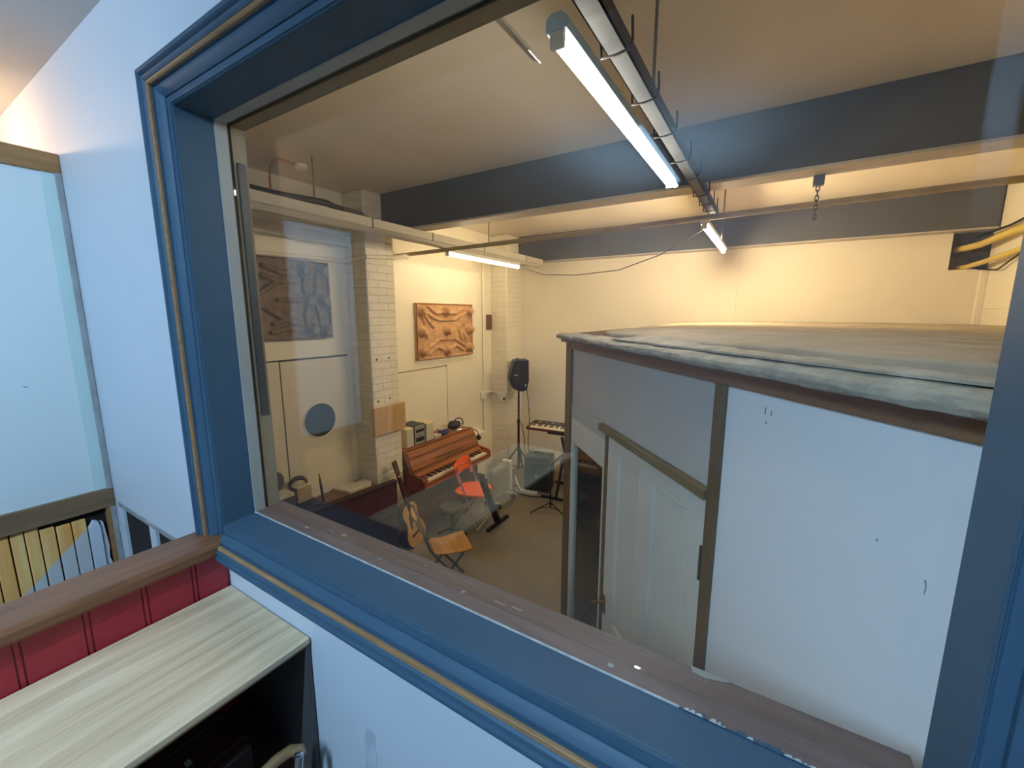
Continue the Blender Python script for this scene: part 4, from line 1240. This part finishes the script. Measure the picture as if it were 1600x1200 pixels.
# ------------------------------------------------------------------ PA speaker on tripod stand
pk = thing('speaker_stand', 'black tripod speaker stand in the far left corner', 'stand', (-3.20, 5.38, 0))
MB().cyl((0, 0, 0.30), (0, 0, 0.90), 0.019, n=12).build('lower_pole', M['blackmetal'], pk, smooth=True)
MB().cyl((0, 0, 0.88), (0, 0, 1.372), 0.015, n=12).build('upper_pole', M['blackmetal'], pk, smooth=True)
MB().cyl((0, 0, 0.86), (0, 0, 0.92), 0.026, n=12).build('collar', M['black'], pk)
MB().cyl((0, 0, 0.42), (0, 0, 0.47), 0.028, n=12).build('collar', M['black'], pk)
MB().cyl((0, 0, 0.12), (0, 0, 0.32), 0.019, n=12).build('foot_pole', M['blackmetal'], pk, smooth=True)
for k in range(3):
    a = math.radians(-130 + 120 * k)
    c, s_ = math.cos(a), math.sin(a)
    lg = MB().bar((0.03 * c, 0.03 * s_, 0.45), (0.36 * c, 0.36 * s_, 0.03), 0.026, 0.016).build('leg', M['blackmetal'], pk, 0.003)
    MB().bar((0.02 * c, 0.02 * s_, 0.15), (0.20 * c, 0.20 * s_, 0.232), 0.016, 0.010).build('brace', M['blackmetal'], pk, 0.002)
    MB().cyl((0.355 * c, 0.355 * s_, 0.0), (0.355 * c, 0.355 * s_, 0.04), 0.017, n=10).build('rubber_foot', M['black'], lg)
sp = thing('pa_speaker', 'black wedge shaped loudspeaker on top of the tripod stand', 'speaker', (-3.20, 5.38, 1.372), math.radians(40))
# local x: width across the picture, y: depth
sil = [(-0.155, 0.19), (-0.095, 0.445), (-0.075, 0.47), (0.13, 0.475), (0.135, 0.16), (0.105, 0.02), (0.03, 0.0), (-0.06, 0.03), (-0.10, 0.05)]
MB().prism(sil, 1, -0.13, 0.13).build('cabinet', M['black'], sp, 0.012, seg=3)
gr = MB().prism([(-0.118, 0.19), (-0.075, 0.41), (-0.06, 0.435), (0.005, 0.435), (0.005, 0.06), (-0.07, 0.08)], 1, -0.140, -0.128)
gr.build('grille', M['grille'], sp, 0.006)
MB().box(-0.095, -0.035, -0.1425, -0.1395, 0.245, 0.262).build('logo_plate', M['silver'], sp)
for z in (0.39, 0.33):
    MB().cyl((0.085, -0.136, z), (0.085, -0.128, z), 0.020, n=12).build('knob', M['blackmetal'], sp)
MB().box(0.075, 0.09, -0.134, -0.129, 0.085, 0.115).build('badge', M['white'], sp)
MB().tube([(-0.04, 0, 0.47), (-0.04, 0, 0.49), (-0.02, 0, 0.495), (0.0, 0, 0.49), (0.0, 0, 0.47)], 0.008, 8).build('handle', M['black'], sp, smooth=True)
tag(MB().tube([(-3.12, 5.48, 1.40), (-3.11, 5.52, 1.2), (-3.09, 5.53, 0.9), (-3.10, 5.5, 0.6), (-3.06, 5.46, 0.3), (-2.98, 5.40, 0.06), (-2.92, 5.36, 0.008), (-2.80, 5.40, 0.008)], 0.006, 6).build('cable', M['black'], None, smooth=True), 'black cable hanging from the loudspeaker to the floor', 'cable')
tag(MB().tube([(-3.165, 5.40, 0.86), (-3.13, 5.44, 0.62), (-3.10, 5.40, 0.42), (-3.06, 5.36, 0.34), (-3.02, 5.34, 0.2), (-2.99, 5.33, 0.008)], 0.006, 6).build('cable', M['black'], None, smooth=True), 'black cable dropping from the pole of the speaker stand', 'cable')

# ------------------------------------------------------------------ amplifier, power strip, hose
am = thing('guitar_amplifier', 'black combo amplifier on the floor under the keyboard', 'amplifier', (-2.70, 5.13, 0), math.radians(10))
MB().box(-0.19, 0.19, -0.135, 0.135, 0.015, 0.52).build('cabinet', M['greytolex'], am, 0.012)
MB().box(-0.172, 0.172, -0.146, -0.134, 0.04, 0.43).build('speaker_grille', M['grille'], am, 0.004)
MB().box(-0.178, 0.178, -0.143, -0.134, 0.445, 0.50).build('control_panel', M['black'], am, 0.003)
for i in range(6):
    MB().cyl((-0.14 + i * 0.055, -0.156, 0.472), (-0.14 + i * 0.055, -0.142, 0.472), 0.010, n=10).build('knob', M['black'], am)
MB().tube([(-0.06, 0, 0.52), (-0.055, 0, 0.545), (0.055, 0, 0.545), (0.06, 0, 0.52)], 0.010, 8).build('handle', M['black'], am, smooth=True)
MB().cyl((0.0, -0.147, 0.235), (0.0, -0.150, 0.235), 0.016, n=14).build('badge', M['silver'], am)
for x in (-0.16, 0.16):
    for y in (-0.11, 0.11):
        MB().cyl((x, y, 0), (x, y, 0.016), 0.016, n=10).build('foot', M['black'], am)
ps = thing('power_strip', 'white power strip on the floor in front of the amplifier', 'power strip', (-2.735, 4.90, 0), math.radians(14))
MB().box(-0.12, 0.12, -0.025, 0.025, 0, 0.040).build('body', M['white'], ps, 0.005)
for i in range(4):
    MB().cyl((-0.08 + i * 0.053, 0, 0.0395), (-0.08 + i * 0.053, 0, 0.042), 0.018, n=12).build('socket', M['silver'], ps)
tag(MB().tube([(-2.86, 4.90, 0.02), (-2.93, 4.93, 0.05), (-3.0, 4.98, 0.12), (-3.04, 5.02, 0.15), (-3.06, 5.05, 0.09), (-3.05, 5.06, 0.012)], 0.010, 8).build('cable', M['white'], None, smooth=True), 'white flex curling from the power strip to the heater', 'cable')
tag(MB().tube([(-3.0, 5.05, 0.008), (-3.05, 4.98, 0.008), (-3.0, 4.89, 0.008), (-2.86, 4.80, 0.008), (-2.66, 4.80, 0.008), (-2.50, 4.88, 0.008), (-2.42, 5.0, 0.008)], 0.007, 6).build('cable', M['black'], None, smooth=True), 'black cable lying in a loop before the amplifier', 'cable')

# ------------------------------------------------------------------ keyboard on X stand
kb = thing('electric_keyboard', 'dark electric keyboard on the crossed stand', 'keyboard', (-2.36, 5.18, 0.905), math.radians(5))
MB().prism([(-0.15, 0.0), (0.15, 0.0), (0.15, 0.075), (0.03, 0.065), (-0.14, 0.045), (-0.15, 0.03)], 0, -0.50, 0.50).build('case', M['mahog'], kb, 0.006)
k1, k2 = MB(), MB()
for i in range(36):
    x0 = -0.44 + i * (0.88 / 36)
    k1.prism([(-0.150, 0.035), (-0.150, 0.050), (-0.012, 0.066), (-0.012, 0.05)], 0, x0 + 0.0008, x0 + 0.88 / 36 - 0.0008)
    if i % 7 in (0, 1, 3, 4, 5) and i < 35:
        xb = x0 + 0.88 / 36
        k2.prism([(-0.105, 0.052), (-0.105, 0.064), (-0.012, 0.076), (-0.012, 0.06)], 0, xb - 0.006, xb + 0.006)
k1.build('white_keys', M['ivory'], kb)
k2.build('black_keys', M['ebony'], kb)
MB().prism([(0.0, 0.0645), (0.14, 0.0755), (0.14, 0.078), (0.0, 0.067)], 0, -0.46, 0.46).build('control_panel', M['black'], kb)
for i in range(8):
    MB().box(-0.40 + i * 0.1, -0.34 + i * 0.1, 0.05, 0.075, 0.071, 0.077).build('button', M['silver'], kb)
xs = thing('keyboard_stand', 'black crossed stand carrying the electric keyboard', 'stand', (-2.32, 5.18, 0), math.radians(5))
for x, sg in ((-0.02, 1), (0.02, -1)):
    MB().bar((x, -0.28 * sg, 0.03), (x, 0.20 * sg, 0.875), 0.034, 0.034, (1, 0, 0)).build('cross_bar', M['blackmetal'], xs, 0.004)
for y in (-0.28, 0.28):
    MB().bar((-0.24, y, 0.02), (0.24, y, 0.02), 0.034, 0.034).build('foot_bar', M['blackmetal'], xs, 0.006)
for y in (-0.115, 0.135):
    MB().bar((-0.22, y, 0.889), (0.22, y, 0.889), 0.030, 0.028).build('support_bar', M['blackmetal'], xs, 0.006)
MB().cyl((-0.06, 0.0, 0.45), (0.06, 0.0, 0.45), 0.035, n=14).build('pivot_knob', M['black'], xs)
ms = thing('music_stand', 'thin black tripod music stand in front of the keyboard stand', 'stand', (-2.235, 4.56, 0))
MB().cyl((0, 0, 0.05), (0, 0, 0.62), 0.010, n=10).build('pole', M['blackmetal'], ms, smooth=True)
MB().cyl((0, 0, 0.50), (0, 0, 0.56), 0.018, n=10).build('collar', M['black'], ms)
for k in range(3):
    a = math.radians(225 + 120 * k)
    c, s_ = math.cos(a), math.sin(a)
    MB().bar((0.01 * c, 0.01 * s_, 0.12), (0.27 * c, 0.27 * s_, 0.012), 0.014, 0.008).build('leg', M['blackmetal'], ms)
    MB().bar((0.01 * c, 0.01 * s_, 0.055), (0.14 * c, 0.14 * s_, 0.062), 0.010, 0.005).build('brace', M['blackmetal'], ms)
MB().bar((-0.01, 0, 0.62), (0.14, 0.10, 0.78), 0.022, 0.014).bar((0, 0, 0.62), (-0.12, -0.09, 0.58), 0.018, 0.012).build('folded_desk', M['blackmetal'], ms, 0.002)

# ------------------------------------------------------------------ the cabin with white boards (diagonal front), local x along the front towards the window
CB = thing('timber_cabin', 'timber cabin with white board front and panelled door', 'cabin', (-1.151, 2.60, 0), math.radians(-47.17))
MB().box(-0.03, 0.085, -0.012, 0.075, 0, 2.320).build('corner_post', M['postwood'], CB, 0.004)
MB().box(0.085, 2.30, -0.014, 0.03, 2.283, 2.345).build('fascia_board', M['cabinwood'], CB, 0.003)
MB().box(0.085, 1.505, 0.0, 0.018, 1.918, 2.284).build('upper_board', M['greyboard'], CB, 0.001)
MB().box(0.085, 0.66, -0.002, 0.02, 1.828, 1.917).build('transom_board', M['greyboard'], CB, 0.001)
MB().box(0.60, 1.505, -0.03, 0.03, 1.880, 1.917).build('door_lintel', M['lintelwood'], CB, 0.003)
MB().box(1.500, 1.548, -0.014, 0.05, 0, 2.284).build('middle_post', M['postwood'], CB, 0.003)
MB().box(1.548, 2.29, 0.0, 0.018, 0, 2.283).build('white_board', M['palewhite'], CB, 0.001)
sm = MB()
sm.box(1.70, 1.704, -0.0008, 0.0, 2.225, 2.245).box(1.722, 1.725, -0.0008, 0.0, 2.225, 2.24).box(1.706, 1.711, -0.0008, 0.0, 2.200, 2.205)
sm.prism([(2.124, 1.997), (2.127, 1.997), (2.1295, 1.985), (2.1285, 1.968), (2.127, 1.968), (2.1275, 1.985)], 1, -0.0008, 0.0)
sm.box(2.03, 2.034, -0.0008, 0.0, 2.025, 2.03)
sm.build('scuff_mark', M['dirt'], CB)
# narrow glazed door on the left
gd = MB().box(0.09, 0.130, -0.004, 0.036, 0.02, 1.826).box(0.618, 0.650, -0.004, 0.036, 0.02, 1.826).box(0.13, 0.618, -0.004, 0.036, 1.664, 1.826).box(0.13, 0.618, -0.004, 0.036, 0.02, 0.20)
gdo = gd.build('glazed_door', M['doorwhite'], CB, 0.003)
MB().box(0.128, 0.62, 0.010, 0.016, 0.19, 1.67).build('door_glass', M['doorglass'], gdo)
MB().box(0.650, 0.684, -0.008, 0.04, 0.0, 1.880).build('door_stop', M['postwood'], CB, 0.002)
# panelled door leaf: stiles and rails proud, two sunk panels
ld = MB()
for (a_, b_) in ((0.686, 0.805), (1.035, 1.140), (1.392, 1.498)):
    ld.box(a_, b_, -0.004, 0.034, 0.02, 1.876)
for (z0, z1) in ((1.797, 1.876), (0.68, 0.83), (0.02, 0.22)):
    for (a_, b_) in ((0.805, 1.035), (1.140, 1.392)):
        ld.box(a_, b_, -0.004, 0.034, z0, z1)
ldo = ld.build('panel_door', M['doorwhite'], CB, 0.003)
for (a_, b_) in ((0.805, 1.035), (1.140, 1.392)):
    for (z0, z1) in ((0.83, 1.797), (0.22, 0.68)):
        MB().box(a_ - 0.002, b_ + 0.002, 0.008, 0.026, z0 - 0.002, z1 + 0.002).build('sunk_panel', M['doorwhite'], ldo)
        mo = MB()
        mo.bar((a_ + 0.008, 0.004, z0), (a_ + 0.008, 0.004, z1), 0.014, 0.014)
        mo.bar((b_ - 0.008, 0.004, z0), (b_ - 0.008, 0.004, z1), 0.014, 0.014)
        mo.bar((a_, 0.004, z0 + 0.008), (b_, 0.004, z0 + 0.008), 0.014, 0.014)
        mo.bar((a_, 0.004, z1 - 0.008), (b_, 0.004, z1 - 0.008), 0.014, 0.014)
        mo.build('panel_moulding', M['doorwhite'], ldo, 0.005)
dh = MB().box(0.700, 0.728, -0.010, -0.004, 0.84, 0.95)
dh.cyl((0.714, -0.010, 0.915), (0.714, -0.045, 0.915), 0.008, n=10)
dh.tube([(0.714, -0.045, 0.915), (0.700, -0.050, 0.905), (0.668, -0.050, 0.880), (0.650, -0.048, 0.872)], [0.009, 0.009, 0.008, 0.010], 8)
dh.build('door_handle', M['brass'], ldo, 0.002)
MB().box(1.490, 1.502, -0.014, 0.0, 1.58, 1.70).cyl((1.496, -0.014, 1.575), (1.496, -0.014, 1.705), 0.006, n=8).build('hinge', M['rust'], ldo, 0.002)
MB().box(1.49, 1.506, -0.016, 0.0, 0.94, 1.05).build('hinge', M['rust'], ldo, 0.002)
# return wall of the cabin towards the far wall, in world coordinates
MB().box(-1.185, -1.145, 2.70, 5.845, 0, 2.33).build('side_board', M['greyboard'], CB, world=True)
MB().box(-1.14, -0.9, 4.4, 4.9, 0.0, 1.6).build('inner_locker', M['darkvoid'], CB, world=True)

# sheet covered roof: deck, under sheet, dust sheet, lumpy rolled front edge and a crumpled fold
A = Vector((-1.150, 2.425))
Bp = Vector((0.318, 0.893))
NIN = Vector((0.721, 0.693))
MB().prism([(-1.150, 2.47), (0.30, 0.935), (0.315, 0.875), (1.69, 0.875), (1.69, 5.845), (-1.150, 5.845)], 2, 2.335, 2.366).build('roof_deck', M['cabinwood'], CB, world=True)


def layer(off, z0, amp, seed, bulge, u0=0.0):
    def fn(u, v):
        uu = u0 + (1 - u0) * u
        wob = 0.022 * noise.noise((u * 7, seed, 0.0)) + 0.008 * noise.noise((u * 22, seed, 4.0))
        f = A.lerp(Bp, min(1.0, uu / 0.8)) + NIN * (off * (1 + 0.7 * uu) + wob)
        if uu > 0.8:
            f = Vector((0.318 + (1.685 - 0.318) * (uu - 0.8) / 0.2, 0.893)) + Vector((0, off + wob))
        f.y = max(f.y, 0.872)
        e = Vector((-1.150 + u0 * 1.2 + (1.685 + 1.150 - u0 * 1.2) * u, 5.835))
        v2 = v ** 1.7
        p = f.lerp(e, v2)
        ed = math.exp(-v * 40)
        z = z0 + amp * noise.noise((p.x * 1.5, p.y * 1.2, seed)) + 0.45 * amp * noise.noise((p.x * 6, p.y * 5, seed + 3)) + bulge * math.sin(min(1, v * 2.2) * PI / 2) * math.sin(PI * min(1, 0.15 + u * 0.8)) - 0.010 * ed
        return (p.x, p.y, z)
    return fn


MB().sheet(layer(0.0, 2.383, 0.003, 1.3, 0.0), 120, 60, (0, 0, -0.018)).build('under_sheet', M['hardboard'], CB, world=True, smooth=True)
MB().sheet(layer(0.115, 2.412, 0.007, 6.1, 0.014, 0.16), 120, 60, (0, 0, -0.022)).build('dust_sheet', M['cloth'], CB, world=True, smooth=True)
LIP = [(0.004, 2.338), (-0.010, 2.343), (-0.016, 2.356), (-0.015, 2.371), (-0.006, 2.383), (0.012, 2.390), (0.040, 2.393), (0.075, 2.394), (0.110, 2.392)]


def lip(u, v):
    q = v * (len(LIP) - 1)
    k = min(int(q), len(LIP) - 2)
    o0, z0 = LIP[k]
    o1, z1 = LIP[k + 1]
    off = o0 + (o1 - o0) * (q - k)
    z = z0 + (z1 - z0) * (q - k)
    p = A.lerp(Bp, u)
    w = 0.007 * noise.noise((u * 11, 1, v * 2)) + 0.003 * noise.noise((u * 40, 5, v * 5))
    p = p + NIN * (off + w)
    z = 2.392 - (2.394 - z) * (0.62 + 0.38 * u) + 0.004 * noise.noise((u * 16, 8, v * 3)) + 0.002 * noise.noise((u * 55, 2, v * 6))
    return (p.x, p.y, z)


MB().sheet(lip, 200, 32).build('sheet_lip', M['foil'], CB, world=True, smooth=True)


def fold(u, v):
    q = 0.36 + 0.66 * u
    w = 0.095 * (1 - u) + 0.05
    p = A.lerp(Bp, min(q, 1.0)) + NIN * (0.004 + w * v + 0.010 * noise.noise((u * 9, v, 2)))
    bump_ = math.exp(-((u - 0.20) / 0.16) ** 2)
    h = (0.006 + 0.014 * bump_) * math.sin(PI * min(1, u * 8) / 2) * math.sin(PI * v) + 0.006 * noise.noise((u * 16, v * 3, 9)) * math.sin(PI * v)
    return (p.x, p.y, 2.397 + h)


MB().sheet(fold, 90, 14, (0, 0, -0.006)).build('sheet_fold', M['foil'], CB, world=True, smooth=True)

# ------------------------------------------------------------------ marks on the upper room wall
tag(MB().prism([(-0.93, 1.02), (-0.86, 1.02), (-0.872, 1.31), (-0.905, 1.32), (-0.915, 1.29)], 1, YW0 - 0.0012, YW0 - 0.0003).build('wall_stain', mat('grey_wall_stain', (0.56, 0.58, 0.62, 1), 0.7, var=0.15, vscale=14), None), 'grey smudge on the white wall below the window', 'stain')
tag(MB().obox((XL - 0.0035, 0.428, 2.178), (0.001, 0.014, 0.005), Matrix.Rotation(-0.4, 3, 'X')).build('scuff', M['dirt'], None), 'tiny dark scuff on the pale blue partition board', 'stain')
